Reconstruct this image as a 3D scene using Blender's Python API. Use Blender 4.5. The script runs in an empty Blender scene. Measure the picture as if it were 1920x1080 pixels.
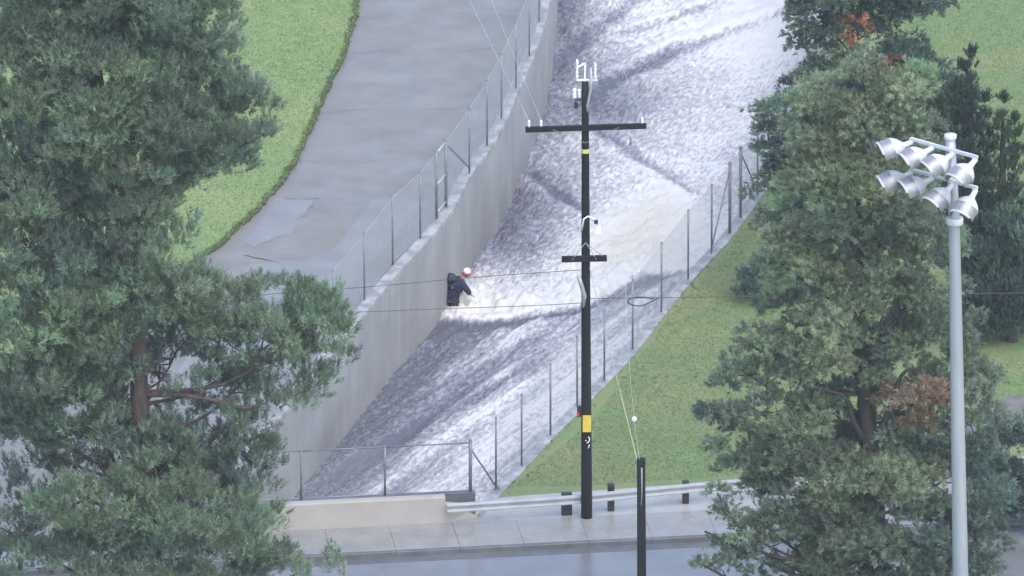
import bpy, math, random
import numpy as np
from mathutils import Vector, Matrix
from mathutils.geometry import delaunay_2d_cdt

# ------------------------------------------------------------------ camera, sky, sun, exposure
S = bpy.context.scene
col = S.collection
DIST, PITCH, SCALE = 450.0, math.radians(21.0), 56.0      # metres to the middle of the view, look-down angle, px per metre there
FPX = SCALE * DIST                                         # focal length in pixels of a 1920 wide picture
CAM = Vector((0, -DIST * math.cos(PITCH), DIST * math.sin(PITCH)))
cd = bpy.data.cameras.new('camera'); cam = bpy.data.objects.new('camera', cd); col.objects.link(cam)
cam.location = CAM
cam.rotation_euler = (math.pi / 2 - PITCH, 0, 0)
cd.sensor_width = 36.0; cd.lens = 36.0 * FPX / 1920.0
cd.clip_start = 5.0; cd.clip_end = 3000.0
S.camera = cam
SUN_EL, SUN_AZ = math.radians(55), math.radians(150)        # high, veiled sun
w = bpy.data.worlds.new('World'); S.world = w; w.use_nodes = True
nt = w.node_tree
sky = nt.nodes.new('ShaderNodeTexSky'); sky.sky_type = 'NISHITA'; sky.sun_disc = False
sky.sun_elevation = SUN_EL; sky.sun_rotation = SUN_AZ
sky.air_density = 1.0; sky.dust_density = 1.4; sky.ozone_density = 1.0
nt.links.new(sky.outputs[0], nt.nodes['Background'].inputs[0])
nt.nodes['Background'].inputs[1].default_value = 0.15
sl = bpy.data.lights.new('sun', 'SUN'); sun = bpy.data.objects.new('sun', sl); col.objects.link(sun)
sl.energy = 1.5; sl.angle = math.radians(70); sl.color = (1.0, 0.965, 0.91)
sun.rotation_euler = Vector((math.sin(SUN_AZ) * math.cos(SUN_EL), math.cos(SUN_AZ) * math.cos(SUN_EL), math.sin(SUN_EL))).to_track_quat('Z', 'Y').to_euler()
S.view_settings.view_transform = 'Standard'; S.view_settings.look = 'None'
S.view_settings.gamma = 1.0; S.view_settings.use_curve_mapping = False
S.view_settings.exposure = 1.27

# ------------------------------------------------------------------ helpers
rng = np.random.default_rng(7)
random.seed(7)
FWD = Vector((0, math.cos(PITCH), -math.sin(PITCH))); UP = Vector((0, math.sin(PITCH), math.cos(PITCH)))
def ray(px, py): return (FWD * FPX + Vector((1, 0, 0)) * (px - 960) + UP * (540 - py)).normalized()
def P(px, py, z=0.0):                    # photo pixel -> point on the level z
    d = ray(px, py); return CAM + d * ((z - CAM.z) / d.z)
def PY(px, py, y):                       # photo pixel -> point on the upright plane at depth y
    d = ray(px, py); return CAM + d * ((y - CAM.y) / d.y)
def tag(o, label=None, cat=None, group=None, kind=None):
    if label: o['label'] = label
    if cat: o['category'] = cat
    if group: o['group'] = group
    if kind: o['kind'] = kind
    return o
def empty(name, loc, label, cat, group=None):
    o = bpy.data.objects.new(name, None); col.objects.link(o); o.location = loc; o.empty_display_size = 0.3
    return tag(o, label, cat, group)
def copy_tree(o, parent=None):
    c = o.copy(); col.objects.link(c); c.parent = parent
    for ch in [q for q in bpy.data.objects if q.parent == o]: copy_tree(ch, c)
    return c
def wloc(o):
    v = Vector((0, 0, 0))
    while o is not None: v += o.location; o = o.parent
    return v
class MB:
    def __init__(s): s.v = []; s.f = []; s.sm = []
    def add(s, v, f, smooth=False):
        b = len(s.v); s.v += [tuple(q) for q in v]; s.f += [[i + b for i in q] for q in f]; s.sm += [smooth] * len(f); return s
    def box(s, c, size, M=None, taper=1.0):
        c = Vector(c); hx, hy, hz = size[0] / 2, size[1] / 2, size[2] / 2
        vs = []
        for z in (-1, 1):
            t = taper if z > 0 else 1
            for x, y in ((-1, -1), (1, -1), (1, 1), (-1, 1)):
                q = Vector((x * hx * t, y * hy * t, z * hz)); q = (M @ q) if M else q
                vs.append(c + q)
        return s.add(vs, [[3, 2, 1, 0], [4, 5, 6, 7], [0, 1, 5, 4], [1, 2, 6, 5], [2, 3, 7, 6], [3, 0, 4, 7]])
    def bar(s, a, b, w, h, up=(0, 0, 1)):
        a = Vector(a); b = Vector(b); d = (b - a); L = d.length; d.normalize()
        sd = d.cross(Vector(up));
        if sd.length < 1e-4: sd = d.cross(Vector((1, 0, 0)))
        sd.normalize(); u = sd.cross(d)
        return s.box((a + b) / 2, (w, L, h), Matrix((sd, d, u)).transposed())
    def tube(s, pts, rad, n=8, cap=True, smooth=True):
        pts = [Vector(p) for p in pts]
        rad = [rad] * len(pts) if not hasattr(rad, '__len__') else rad
        vs = []; fs = []; ref = None
        for i, p in enumerate(pts):
            t = (pts[min(i + 1, len(pts) - 1)] - pts[max(i - 1, 0)]).normalized()
            if ref is None: ref = Vector((1, 0, 0)) if abs(t.x) < 0.8 else Vector((0, 1, 0))
            a = (ref - t * ref.dot(t)).normalized(); ref = a; b = t.cross(a)
            for k in range(n):
                an = 2 * math.pi * k / n
                vs.append(p + (a * math.cos(an) + b * math.sin(an)) * rad[i])
        for i in range(len(pts) - 1):
            for k in range(n):
                k2 = (k + 1) % n
                fs.append([i * n + k, i * n + k2, (i + 1) * n + k2, (i + 1) * n + k])
        s.add(vs, fs, smooth)
        if cap:
            b0 = len(s.v) - len(vs)
            s.f.append([b0 + k for k in range(n)][::-1]); s.sm.append(False)
            s.f.append([b0 + (len(pts) - 1) * n + k for k in range(n)]); s.sm.append(False)
        return s
    def lathe(s, prof, o, axis, n=20, smooth=True, a0=0.0, a1=2 * math.pi):     # prof: (dist along axis, radius)
        o = Vector(o); ax = Vector(axis).normalized()
        r = Vector((0, 0, 1)) if abs(ax.z) < 0.95 else Vector((0, 1, 0)); r = (r - ax * r.dot(ax)).normalized(); q = ax.cross(r)
        full = abs(a1 - a0 - 2 * math.pi) < 1e-6; m = n if full else n + 1
        vs = []; fs = []
        for d, rr in prof:
            for k in range(m):
                an = a0 + (a1 - a0) * k / n
                vs.append(o + ax * d + (r * math.cos(an) + q * math.sin(an)) * rr)
        for i in range(len(prof) - 1):
            for k in range(n):
                k2 = (k + 1) % m
                fs.append([i * m + k, i * m + k2, (i + 1) * m + k2, (i + 1) * m + k])
        return s.add(vs, fs, smooth)
    def build(s, name, mat, parent=None, loc=None):
        base = Vector(loc) if loc is not None else (Vector((0, 0, 0)) if parent is None else wloc(parent))
        me = bpy.data.meshes.new(name)
        me.from_pydata([tuple(Vector(v) - base) for v in s.v], [], s.f); me.update()
        me.polygons.foreach_set('use_smooth', s.sm)
        me.materials.append(mat)
        o = bpy.data.objects.new(name, me); col.objects.link(o)
        if parent is not None:
            o.parent = parent
            if loc is not None: o.location = base - wloc(parent)
        elif loc is not None: o.location = base
        return o
def np_mesh(name, V, F, mat, colors=None, parent=None, smooth=False, uv=None, extra=None):
    me = bpy.data.meshes.new(name); k = F.shape[1]
    me.vertices.add(len(V)); me.vertices.foreach_set('co', V.astype(np.float32).ravel())
    me.loops.add(F.size); me.loops.foreach_set('vertex_index', F.astype(np.int32).ravel())
    me.polygons.add(len(F)); me.polygons.foreach_set('loop_start', np.arange(0, F.size, k, dtype=np.int32))
    me.polygons.foreach_set('loop_total', np.full(len(F), k, dtype=np.int32))
    me.update(calc_edges=True)
    if smooth: me.polygons.foreach_set('use_smooth', np.ones(len(F), dtype=bool))
    if colors is not None:
        at = me.color_attributes.new('tint', 'FLOAT_COLOR', 'POINT')
        at.data.foreach_set('color', np.concatenate([colors, np.ones((len(colors), 1))], 1).astype(np.float32).ravel())
    if uv is not None:
        l = me.uv_layers.new(name='flow'); l.data.foreach_set('uv', uv[F.ravel()].astype(np.float32).ravel())
    for nm, arr in (extra or {}).items():
        a = me.attributes.new(nm, 'FLOAT', 'POINT'); a.data.foreach_set('value', arr.astype(np.float32))
    me.materials.append(mat); me.validate()
    o = bpy.data.objects.new(name, me); col.objects.link(o)
    if parent is not None: o.parent = parent
    return o
def catmull(pts, n=8):
    pts = [Vector(p) for p in pts]; out = []
    for i in range(len(pts) - 1):
        p0 = pts[max(i - 1, 0)]; p1 = pts[i]; p2 = pts[i + 1]; p3 = pts[min(i + 2, len(pts) - 1)]
        for k in range(n):
            t = k / n
            out.append(0.5 * ((2 * p1) + (p2 - p0) * t + (2 * p0 - 5 * p1 + 4 * p2 - p3) * t * t + (3 * p1 - p0 - 3 * p2 + p3) * t ** 3))
    out.append(pts[-1]); return out
def resample(pts, n):
    A = np.array([tuple(p) for p in pts]); d = np.r_[0, np.cumsum(np.linalg.norm(np.diff(A, axis=0), axis=1))]
    t = np.linspace(0, d[-1], n); return np.stack([np.interp(t, d, A[:, i]) for i in range(A.shape[1])], 1)
def offset_line(A, off):                     # A (n,3) polyline; positive = to the right of travel
    T = np.gradient(A[:, :2], axis=0); T /= np.linalg.norm(T, axis=1)[:, None] + 1e-9
    B = A.copy(); B[:, 0] += T[:, 1] * off; B[:, 1] -= T[:, 0] * off; return B
def smooth_noise(x, y, seed, oct=4, gain=0.5):
    r = np.random.default_rng(seed); out = np.zeros_like(x); a = 1.0; f = 1.0
    for o in range(oct):
        for k in range(5):
            an = r.uniform(0, 2 * math.pi); ph = r.uniform(0, 6.28); q = f * r.uniform(0.7, 1.4)
            out += a * np.sin((x * math.cos(an) + y * math.sin(an)) * q + ph) / 3
        a *= gain; f *= 2.05
    return out

# ------------------------------------------------------------------ materials
def srgb(r, g, b): return tuple(((c / 255) / 12.92 if c / 255 <= 0.04045 else ((c / 255 + 0.055) / 1.055) ** 2.4) for c in (r, g, b))
def M_(name): m = bpy.data.materials.new(name); m.use_nodes = True; return m, m.node_tree, m.node_tree.nodes['Principled BSDF']
def node(t, kind, **kw):
    n = t.nodes.new(kind)
    for k, v in kw.items():
        if k in n.inputs: n.inputs[k].default_value = v
        else: setattr(n, k, v)
    return n
def mottled(name, c1, c2, scale=1.0, rough=0.8, bump=0.3, bscale=8.0, c3=None, s3=0.15, stretch=(1, 1, 1), rough2=None, metallic=0.0, spec=0.5, lo=0.35, hi=0.65, bdist=0.02):
    m, t, b = M_(name)
    tc = node(t, 'ShaderNodeTexCoord'); mp = node(t, 'ShaderNodeMapping'); mp.inputs['Scale'].default_value = stretch
    geo = node(t, 'ShaderNodeNewGeometry'); t.links.new(geo.outputs['Position'], mp.inputs[0])
    n1 = node(t, 'ShaderNodeTexNoise', Scale=scale, Detail=8.0, Roughness=0.62); t.links.new(mp.outputs[0], n1.inputs[0])
    r1 = node(t, 'ShaderNodeValToRGB'); r1.color_ramp.elements[0].position = lo; r1.color_ramp.elements[1].position = hi
    r1.color_ramp.elements[0].color = (*c1, 1); r1.color_ramp.elements[1].color = (*c2, 1)
    t.links.new(n1.outputs[0], r1.inputs[0]); out = r1.outputs[0]
    if c3 is not None:
        n3 = node(t, 'ShaderNodeTexNoise', Scale=s3, Detail=4.0, Roughness=0.6); t.links.new(mp.outputs[0], n3.inputs[0])
        r3 = node(t, 'ShaderNodeValToRGB'); r3.color_ramp.elements[0].position = 0.47; r3.color_ramp.elements[1].position = 0.62
        r3.color_ramp.elements[0].color = (0, 0, 0, 1); r3.color_ramp.elements[1].color = (1, 1, 1, 1)
        t.links.new(n3.outputs[0], r3.inputs[0])
        mx = node(t, 'ShaderNodeMix', data_type='RGBA'); t.links.new(r3.outputs[0], mx.inputs[0]); t.links.new(out, mx.inputs[6]); mx.inputs[7].default_value = (*c3, 1)
        out = mx.outputs[2]
    t.links.new(out, b.inputs['Base Color'])
    b.inputs['Roughness'].default_value = rough; b.inputs['Metallic'].default_value = metallic; b.inputs['Specular IOR Level'].default_value = spec
    if rough2 is not None:
        nr = node(t, 'ShaderNodeTexNoise', Scale=0.7, Detail=3.0); t.links.new(mp.outputs[0], nr.inputs[0])
        mr = node(t, 'ShaderNodeMapRange'); mr.inputs[1].default_value = 0.4; mr.inputs[2].default_value = 0.6; mr.inputs[3].default_value = rough; mr.inputs[4].default_value = rough2
        t.links.new(nr.outputs[0], mr.inputs[0]); t.links.new(mr.outputs[0], b.inputs['Roughness'])
    if bump:
        nb = node(t, 'ShaderNodeTexNoise', Scale=bscale, Detail=5.0); t.links.new(mp.outputs[0], nb.inputs[0])
        bp = node(t, 'ShaderNodeBump', Strength=bump, Distance=bdist); t.links.new(nb.outputs[0], bp.inputs['Height']); t.links.new(bp.outputs[0], b.inputs['Normal'])
    return m
MAT = {}
MAT['apron'] = mottled('apron_concrete', (0.145, 0.138, 0.135), (0.195, 0.188, 0.182), 0.55, 0.42, 0.25, 6, c3=(0.170, 0.158, 0.148), s3=0.16, rough2=0.62)
MAT['patch'] = mottled('patch_concrete', (0.158, 0.155, 0.160), (0.195, 0.192, 0.193), 0.8, 0.35, 0.2, 6, rough2=0.5)
MAT['grass'] = mottled('lawn_grass', (0.158, 0.228, 0.098), (0.195, 0.262, 0.116), 2.2, 0.9, 0.4, 14, c3=(0.215, 0.262, 0.118), s3=0.22, spec=0.15, bdist=0.05)
MAT['grass_right'] = mottled('bank_grass', (0.125, 0.18, 0.082), (0.155, 0.212, 0.098), 2.0, 0.9, 0.4, 14, c3=(0.18, 0.205, 0.10), s3=0.25, spec=0.15, bdist=0.05)
MAT['wallc'] = None
MAT['coping'] = mottled('coping_concrete', (0.20, 0.20, 0.21), (0.36, 0.36, 0.36), 1.6, 0.5, 0.3, 9, lo=0.42, hi=0.6)
MAT['kerb'] = mottled('kerb_concrete', (0.08, 0.083, 0.09), (0.125, 0.128, 0.135), 1.5, 0.45, 0.2, 9)
MAT['walk'] = mottled('walk_concrete', (0.20, 0.20, 0.197), (0.255, 0.25, 0.245), 1.1, 0.16, 0.12, 9, rough2=0.45)
MAT['pad'] = mottled('pad_concrete', (0.26, 0.258, 0.25), (0.34, 0.335, 0.325), 1.1, 0.3, 0.2, 9, rough2=0.5)
MAT['parapet'] = mottled('painted_concrete', (0.31, 0.285, 0.26), (0.36, 0.33, 0.305), 0.9, 0.7, 0.1, 9)
MAT['road'] = mottled('wet_asphalt', (0.13, 0.13, 0.138), (0.17, 0.17, 0.178), 0.5, 0.10, 0.25, 40, rough2=0.25, spec=0.7, bdist=0.004)
MAT['dirt'] = mottled('damp_asphalt_path', (0.10, 0.095, 0.095), (0.17, 0.16, 0.155), 1.2, 0.6, 0.4, 12)
MAT['galv'] = mottled('dull_galvanised_steel', (0.13, 0.14, 0.15), (0.22, 0.23, 0.25), 4.0, 0.5, 0, metallic=0.35)
MAT['mesh'] = mottled('chain_wire', (0.36, 0.37, 0.39), (0.48, 0.49, 0.51), 4.0, 0.45, 0, metallic=0.3)
MAT['rail'] = mottled('guardrail_steel', (0.36, 0.37, 0.39), (0.46, 0.47, 0.49), 2.0, 0.32, 0, metallic=0.3)
MAT['wood'] = mottled('creosoted_timber', (0.006, 0.006, 0.009), (0.016, 0.015, 0.017), 3.0, 0.7, 0.3, 10, stretch=(1, 1, 0.1), spec=0.25)
MAT['blackpost'] = mottled('tarred_post', (0.008, 0.008, 0.010), (0.02, 0.019, 0.02), 4.0, 0.5, 0.2, 10)
MAT['yellow'] = mottled('yellow_plate', (0.62, 0.46, 0.04), (0.72, 0.55, 0.08), 5, 0.5, 0)
MAT['paleyellow'] = mottled('yellow_tape', (0.55, 0.52, 0.16), (0.65, 0.60, 0.22), 5, 0.5, 0)
MAT['guyguard'] = mottled('yellow_guy_guard', (0.46, 0.45, 0.22), (0.52, 0.50, 0.26), 5, 0.5, 0)
MAT['white'] = mottled('white_porcelain', (0.72, 0.73, 0.76), (0.82, 0.83, 0.85), 6, 0.35, 0)
MAT['greymetal'] = mottled('grey_metal', (0.30, 0.31, 0.33), (0.40, 0.41, 0.43), 6, 0.45, 0, metallic=0.3)
MAT['wire'] = mottled('black_cable', (0.03, 0.03, 0.035), (0.05, 0.05, 0.055), 3, 0.5, 0)
MAT['alu'] = mottled('bare_aluminium_wire', (0.5, 0.51, 0.52), (0.6, 0.61, 0.62), 3, 0.4, 0, metallic=0.5)
MAT['lightpole'] = mottled('lamp_pole_steel', (0.29, 0.315, 0.365), (0.37, 0.395, 0.44), 1.2, 0.42, 0.05, 6, metallic=0.25, stretch=(2, 2, 0.3))
MAT['lampwhite'] = mottled('lamp_housing', (0.42, 0.43, 0.455), (0.52, 0.53, 0.55), 3, 0.4, 0)
MAT['lampgrey'] = mottled('lamp_visor', (0.22, 0.22, 0.245), (0.31, 0.31, 0.33), 5, 0.35, 0, metallic=0.3)
MAT['lens'] = mottled('lamp_lens', (0.30, 0.31, 0.34), (0.42, 0.43, 0.46), 5, 0.12, 0)
MAT['black'] = mottled('black_plastic', (0.010, 0.012, 0.014), (0.022, 0.024, 0.026), 6, 0.45, 0.2, 14)
MAT['navy'] = mottled('navy_cloth', (0.007, 0.009, 0.030), (0.018, 0.022, 0.066), 3.5, 0.8, 0.6, 9, bdist=0.05)
MAT['whitebag'] = mottled('white_plastic_bag', (0.72, 0.71, 0.76), (0.82, 0.81, 0.85), 6, 0.35, 0.5, 12, bdist=0.05)
MAT['pinkbag'] = mottled('pink_white_bag', (0.50, 0.12, 0.10), (0.72, 0.58, 0.58), 6, 0.45, 0.5, 12, bdist=0.05)
MAT['red'] = mottled('red_reflector', (0.5, 0.03, 0.03), (0.6, 0.05, 0.05), 6, 0.4, 0)
MAT['hole_shade'] = mottled('drain_shade', (0.008, 0.008, 0.008), (0.012, 0.012, 0.012), 6, 0.9, 0)
MAT['leaflitter'] = mottled('leaf_litter', (0.035, 0.03, 0.022), (0.075, 0.06, 0.04), 6, 0.9, 0)
def bark(name, c1, c2):
    return mottled(name, c1, c2, 5, 0.9, 0.8, 7, stretch=(1, 1, 0.25), bdist=0.06)
MAT['barkred'] = bark('pine_bark_reddish', (0.035, 0.024, 0.024), (0.085, 0.055, 0.05))
MAT['barkdark'] = bark('pine_bark_dark', (0.022, 0.02, 0.022), (0.06, 0.052, 0.05))
def foliage_mat(name, rough=0.65, trans=0.45):
    m, t, b = M_(name)
    a = node(t, 'ShaderNodeAttribute', attribute_name='tint')
    t.links.new(a.outputs['Color'], b.inputs['Base Color']); b.inputs['Roughness'].default_value = rough; b.inputs['Specular IOR Level'].default_value = 0.25
    tr = node(t, 'ShaderNodeBsdfTranslucent'); t.links.new(a.outputs['Color'], tr.inputs[0])
    mx = node(t, 'ShaderNodeMixShader', Fac=trans); out = t.nodes['Material Output']
    t.links.new(b.outputs[0], mx.inputs[1]); t.links.new(tr.outputs[0], mx.inputs[2]); t.links.new(mx.outputs[0], out.inputs[0])
    return m
MAT['leaf'] = foliage_mat('needles')
MAT['blade'] = foliage_mat('grass_blades', 0.7, 0.3)
# channel wall: vertical run-off streaks and formwork lines
def wall_mat():
    m, t, b = M_('channel_wall_concrete')
    geo = node(t, 'ShaderNodeNewGeometry'); mp = node(t, 'ShaderNodeMapping'); mp.inputs['Scale'].default_value = (1, 1, 0.045); t.links.new(geo.outputs['Position'], mp.inputs[0])
    n1 = node(t, 'ShaderNodeTexNoise', Scale=3.2, Detail=5.0, Roughness=0.6); t.links.new(mp.outputs[0], n1.inputs[0])
    r1 = node(t, 'ShaderNodeValToRGB'); e = r1.color_ramp.elements
    e[0].position = 0.36; e[0].color = (0.258, 0.26, 0.258, 1); e[1].position = 0.72; e[1].color = (0.40, 0.40, 0.39, 1)
    q = e.new(0.52); q.color = (0.28, 0.282, 0.28, 1); q = e.new(0.64); q.color = (0.30, 0.302, 0.30, 1)
    t.links.new(n1.outputs[0], r1.inputs[0])
    n2 = node(t, 'ShaderNodeTexNoise', Scale=0.5, Detail=6.0); t.links.new(geo.outputs['Position'], n2.inputs[0])
    r2 = node(t, 'ShaderNodeValToRGB'); r2.color_ramp.elements[0].position = 0.3; r2.color_ramp.elements[1].position = 0.7
    r2.color_ramp.elements[0].color = (0.80, 0.79, 0.78, 1); r2.color_ramp.elements[1].color = (1.1, 1.1, 1.1, 1); t.links.new(n2.outputs[0], r2.inputs[0])
    mx = node(t, 'ShaderNodeMix', data_type='RGBA', blend_type='MULTIPLY'); mx.inputs[0].default_value = 1.0
    t.links.new(r1.outputs[0], mx.inputs[6]); t.links.new(r2.outputs[0], mx.inputs[7])
    t.links.new(mx.outputs[2], b.inputs['Base Color']); b.inputs['Roughness'].default_value = 0.6
    nb = node(t, 'ShaderNodeTexNoise', Scale=7.0, Detail=6.0); t.links.new(geo.outputs['Position'], nb.inputs[0])
    bp = node(t, 'ShaderNodeBump', Strength=0.2, Distance=0.02); t.links.new(nb.outputs[0], bp.inputs['Height']); t.links.new(bp.outputs[0], b.inputs['Normal'])
    return m
MAT['wallc'] = wall_mat()
# water: foam cover, plus a wave's painted shadow, is an attribute of the surface (foam / cream), broken up by noise along the flow
def water_mat():
    m, t, b = M_('flood_water')
    uv = node(t, 'ShaderNodeUVMap', uv_map='flow'); mp = node(t, 'ShaderNodeMapping'); mp.inputs['Scale'].default_value = (1.0, 0.33, 1); t.links.new(uv.outputs[0], mp.inputs[0])
    nA = node(t, 'ShaderNodeTexNoise', Scale=8.0, Detail=7.0, Roughness=0.72, Distortion=0.25); t.links.new(mp.outputs[0], nA.inputs[0])
    nB = node(t, 'ShaderNodeTexNoise', Scale=0.55, Detail=4.0, Roughness=0.6); t.links.new(mp.outputs[0], nB.inputs[0])
    fo = node(t, 'ShaderNodeAttribute', attribute_name='foam'); cr = node(t, 'ShaderNodeAttribute', attribute_name='cream')
    sA = node(t, 'ShaderNodeMath', operation='MULTIPLY_ADD'); sA.inputs[1].default_value = 1.9; sA.inputs[2].default_value = -0.95; t.links.new(nA.outputs[0], sA.inputs[0])
    sB = node(t, 'ShaderNodeMath', operation='MULTIPLY_ADD'); sB.inputs[1].default_value = 0.5; sB.inputs[2].default_value = -0.25; t.links.new(nB.outputs[0], sB.inputs[0])
    ad = node(t, 'ShaderNodeMath', operation='ADD'); t.links.new(sA.outputs[0], ad.inputs[0]); t.links.new(sB.outputs[0], ad.inputs[1])
    a2 = node(t, 'ShaderNodeMath', operation='ADD', use_clamp=True); t.links.new(ad.outputs[0], a2.inputs[0]); t.links.new(fo.outputs['Fac'], a2.inputs[1])
    r = node(t, 'ShaderNodeValToRGB'); e = r.color_ramp.elements
    e[0].position = 0.12; e[0].color = (0.095, 0.096, 0.122, 1); e[1].position = 0.92; e[1].color = (0.57, 0.57, 0.58, 1)
    q = e.new(0.38); q.color = (0.168, 0.169, 0.205, 1); q = e.new(0.66); q.color = (0.335, 0.335, 0.365, 1)
    t.links.new(a2.outputs[0], r.inputs[0])
    mx = node(t, 'ShaderNodeMix', data_type='RGBA'); cm = node(t, 'ShaderNodeMath', operation='MULTIPLY', use_clamp=True); t.links.new(cr.outputs['Fac'], cm.inputs[0]); t.links.new(a2.outputs[0], cm.inputs[1]); t.links.new(cm.outputs[0], mx.inputs[0]); t.links.new(r.outputs[0], mx.inputs[6]); mx.inputs[7].default_value = (0.52, 0.495, 0.44, 1)
    t.links.new(mx.outputs[2], b.inputs['Base Color'])
    mr = node(t, 'ShaderNodeMapRange'); mr.inputs[1].default_value = 0.2; mr.inputs[2].default_value = 0.7; mr.inputs[3].default_value = 0.22; mr.inputs[4].default_value = 0.75
    t.links.new(a2.outputs[0], mr.inputs[0]); t.links.new(mr.outputs[0], b.inputs['Roughness']); b.inputs['IOR'].default_value = 1.33
    bp = node(t, 'ShaderNodeBump', Strength=0.8, Distance=0.07); t.links.new(nA.outputs[0], bp.inputs['Height']); t.links.new(bp.outputs[0], b.inputs['Normal'])
    return m
MAT['water'] = water_mat()

# ------------------------------------------------------------------ channel lines traced on the photograph
WZ = -3.3
LTOP = [(270, 1105), (380, 965), (440, 890), (500, 815), (570, 730), (630, 655), (683, 590), (740, 520), (800, 455), (850, 392), (882, 330), (922, 275), (950, 223), (971, 175), (990, 131), (1008, 86), (1026, 24), (1038, -50), (1046, -140), (1050, -260), (1050, -400)]
RTOP = [(730, 1120), (820, 1030), (870, 980), (920, 925), (968, 875), (1022, 817), (1072, 767), (1123, 714), (1176, 657), (1230, 587), (1280, 525), (1324, 477), (1358, 439), (1410, 367), (1461, 298), (1500, 235), (1527, 165), (1546, 85), (1560, 0), (1570, -100), (1576, -240), (1578, -400)]
NV = 260
Lw = resample([P(q.x, q.y) for q in catmull([(a, b, 0) for a, b in LTOP], 6)], NV)
Rw = resample([P(q.x, q.y) for q in catmull([(a, b, 0) for a, b in RTOP], 6)], NV)
def ground_line(pts, n=None, z=0.0):
    A = [P(q.x, q.y, z) for q in catmull([(a, b, 0) for a, b in pts], 6)]
    return resample(A, n) if n else np.array([tuple(p) for p in A])

# ---- road frame: e = along the kerb (to the right), g = away from the camera
K0 = P(660, 1040); K1 = P(1400, 1003)
e = (K1 - K0); e.z = 0; e.normalize(); g = Vector((-e.y, e.x, 0))
KO = P(980, 1024)                                     # a point on the kerb's street edge
def RF(s, d, z=0.0): q = KO + e * s + g * d; return Vector((q.x, q.y, z))
def s_of(p): return (Vector(p) - KO).dot(e)
def d_of(p): return (Vector(p) - KO).dot(g)
ZR = -0.16                                            # street level; walk and lawn lie at 0
DPAR = d_of(P(680, 990))                              # parapet face
BK = DPAR + 0.68                                      # bridge edge

# ------------------------------------------------------------------ setting: ground with the channel cut out
def cut(A, d):                                        # first point of a channel line beyond the bridge edge
    for i in range(len(A) - 1):
        d0, d1 = d_of(A[i]), d_of(A[i + 1])
        if d0 <= d < d1:
            t = (d - d0) / (d1 - d0); return i + 1, A[i] + (A[i + 1] - A[i]) * t
iL, cL = cut(Lw, BK); iR, cR = cut(Rw, BK)
Lc = np.vstack([cL, Lw[iL:]]); Rc = np.vstack([cR, Rw[iR:]])
far = 330
def flat(name, poly, z, mat):
    pts = [Vector((p[0], p[1])) for p in poly]
    r = delaunay_2d_cdt(pts, [], [list(range(len(pts)))], 1, 1e-5)
    mb = MB(); mb.add([(v.x, v.y, z) for v in r[0]], [list(f) if True else f for f in r[2]])
    fs = []
    for f in mb.f:
        a, b, c = (Vector(mb.v[i]) for i in f[:3]); fs.append(f if (b - a).cross(c - a).z > 0 else f[::-1])
    mb.f = fs
    return mb
WL, WR = -420, 420
left_poly = [tuple(RF(WL, 0.08)[:2])] + [tuple(RF(s_of(cL), 0.08)[:2])] + [tuple(p[:2]) for p in offset_line(Lc, -0.05)] + [(Lc[-1][0], 420), (-420, 420)]
right_poly = [tuple(RF(WR, 0.08)[:2]), (420, 420), (Rc[-1][0], 420)] + [tuple(p[:2]) for p in offset_line(Rc, 0.05)[::-1]] + [tuple(RF(s_of(cR), 0.08)[:2])]
mid_poly = [tuple(RF(s_of(cL), 0.08)[:2]), tuple(RF(s_of(cR), 0.08)[:2]), tuple(RF(s_of(cR), BK - 0.02)[:2]), tuple(RF(s_of(cL), BK - 0.02)[:2])]
gm = flat('g', left_poly, -0.02, None)
for pl in (right_poly,): q = flat('g', pl, 0.0, None); gm.add(q.v, q.f)
q = flat('g', mid_poly, -0.02, None); gm.add(q.v, q.f)
near = [tuple(RF(WL, 0.1)[:2]), (-420, -560), (420, -560), tuple(RF(WR, 0.1)[:2])]
q = flat('g', near, ZR - 0.03, None); gm.add(q.v, q.f)
tag(gm.build('ground', MAT['grass_right']), 'grassy ground sheet around the flood channel', None, kind='structure')
# street
mb = MB(); n = 60
mb.add([RF(-200, -0.45, ZR), RF(200, -0.45, ZR), RF(200, -13, ZR), RF(-200, -13, ZR)], [[0, 3, 2, 1]])
tag(mb.build('road', MAT['road']), kind='structure')
mb = MB(); mb.add([RF(-200, -0.45, ZR + 0.004), RF(200, -0.45, ZR + 0.004), RF(200, 0, ZR + 0.02), RF(-200, 0, ZR + 0.02)], [[0, 1, 2, 3]])
tag(mb.build('gutter', MAT['kerb']), kind='structure')
# kerb stones and walk slabs
pave = empty('pavement', RF(0, 0, 0), None, None); tag(pave, kind='structure')
SLAB = 2.06; J0 = s_of(P(988, 1034))
k_me = None
for k in range(-13, 16):
    s0 = J0 + k * SLAB
    a = s0 + 0.006; b_ = s0 + SLAB - 0.006
    mb = MB()
    prof = [(0.0, ZR - 0.05), (0.012, -0.005), (0.035, 0.012), (0.16, 0.014), (0.16, ZR - 0.05)]
    vs = [RF(s, d, z) for s in (a, b_) for d, z in prof]; m5 = 5
    mb.add(vs, [[i, i + 1, m5 + i + 1, m5 + i][::-1] for i in range(4)] + [[0, 1, 2, 3, 4], [9, 8, 7, 6, 5]])
    if k == -8: pass
    mb.build('kerb_stone', MAT['kerb'], pave)
    zt = 0.018 + random.uniform(-0.003, 0.004)
    mb = MB(); d1 = DPAR - 0.012
    lo = [RF(a, 0.172, -0.06), RF(b_, 0.172, -0.06), RF(b_, d1, -0.06), RF(a, d1, -0.06)]
    hi = [RF(a, 0.172, zt), RF(b_, 0.172, zt), RF(b_, d1, zt + 0.01), RF(a, d1, zt + 0.01)]
    mb.add(lo + hi, [[4, 5, 6, 7], [0, 1, 5, 4], [1, 2, 6, 5], [2, 3, 7, 6], [3, 0, 4, 7]])
    mb.build('walk_slab', MAT['walk'], pave)
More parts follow.
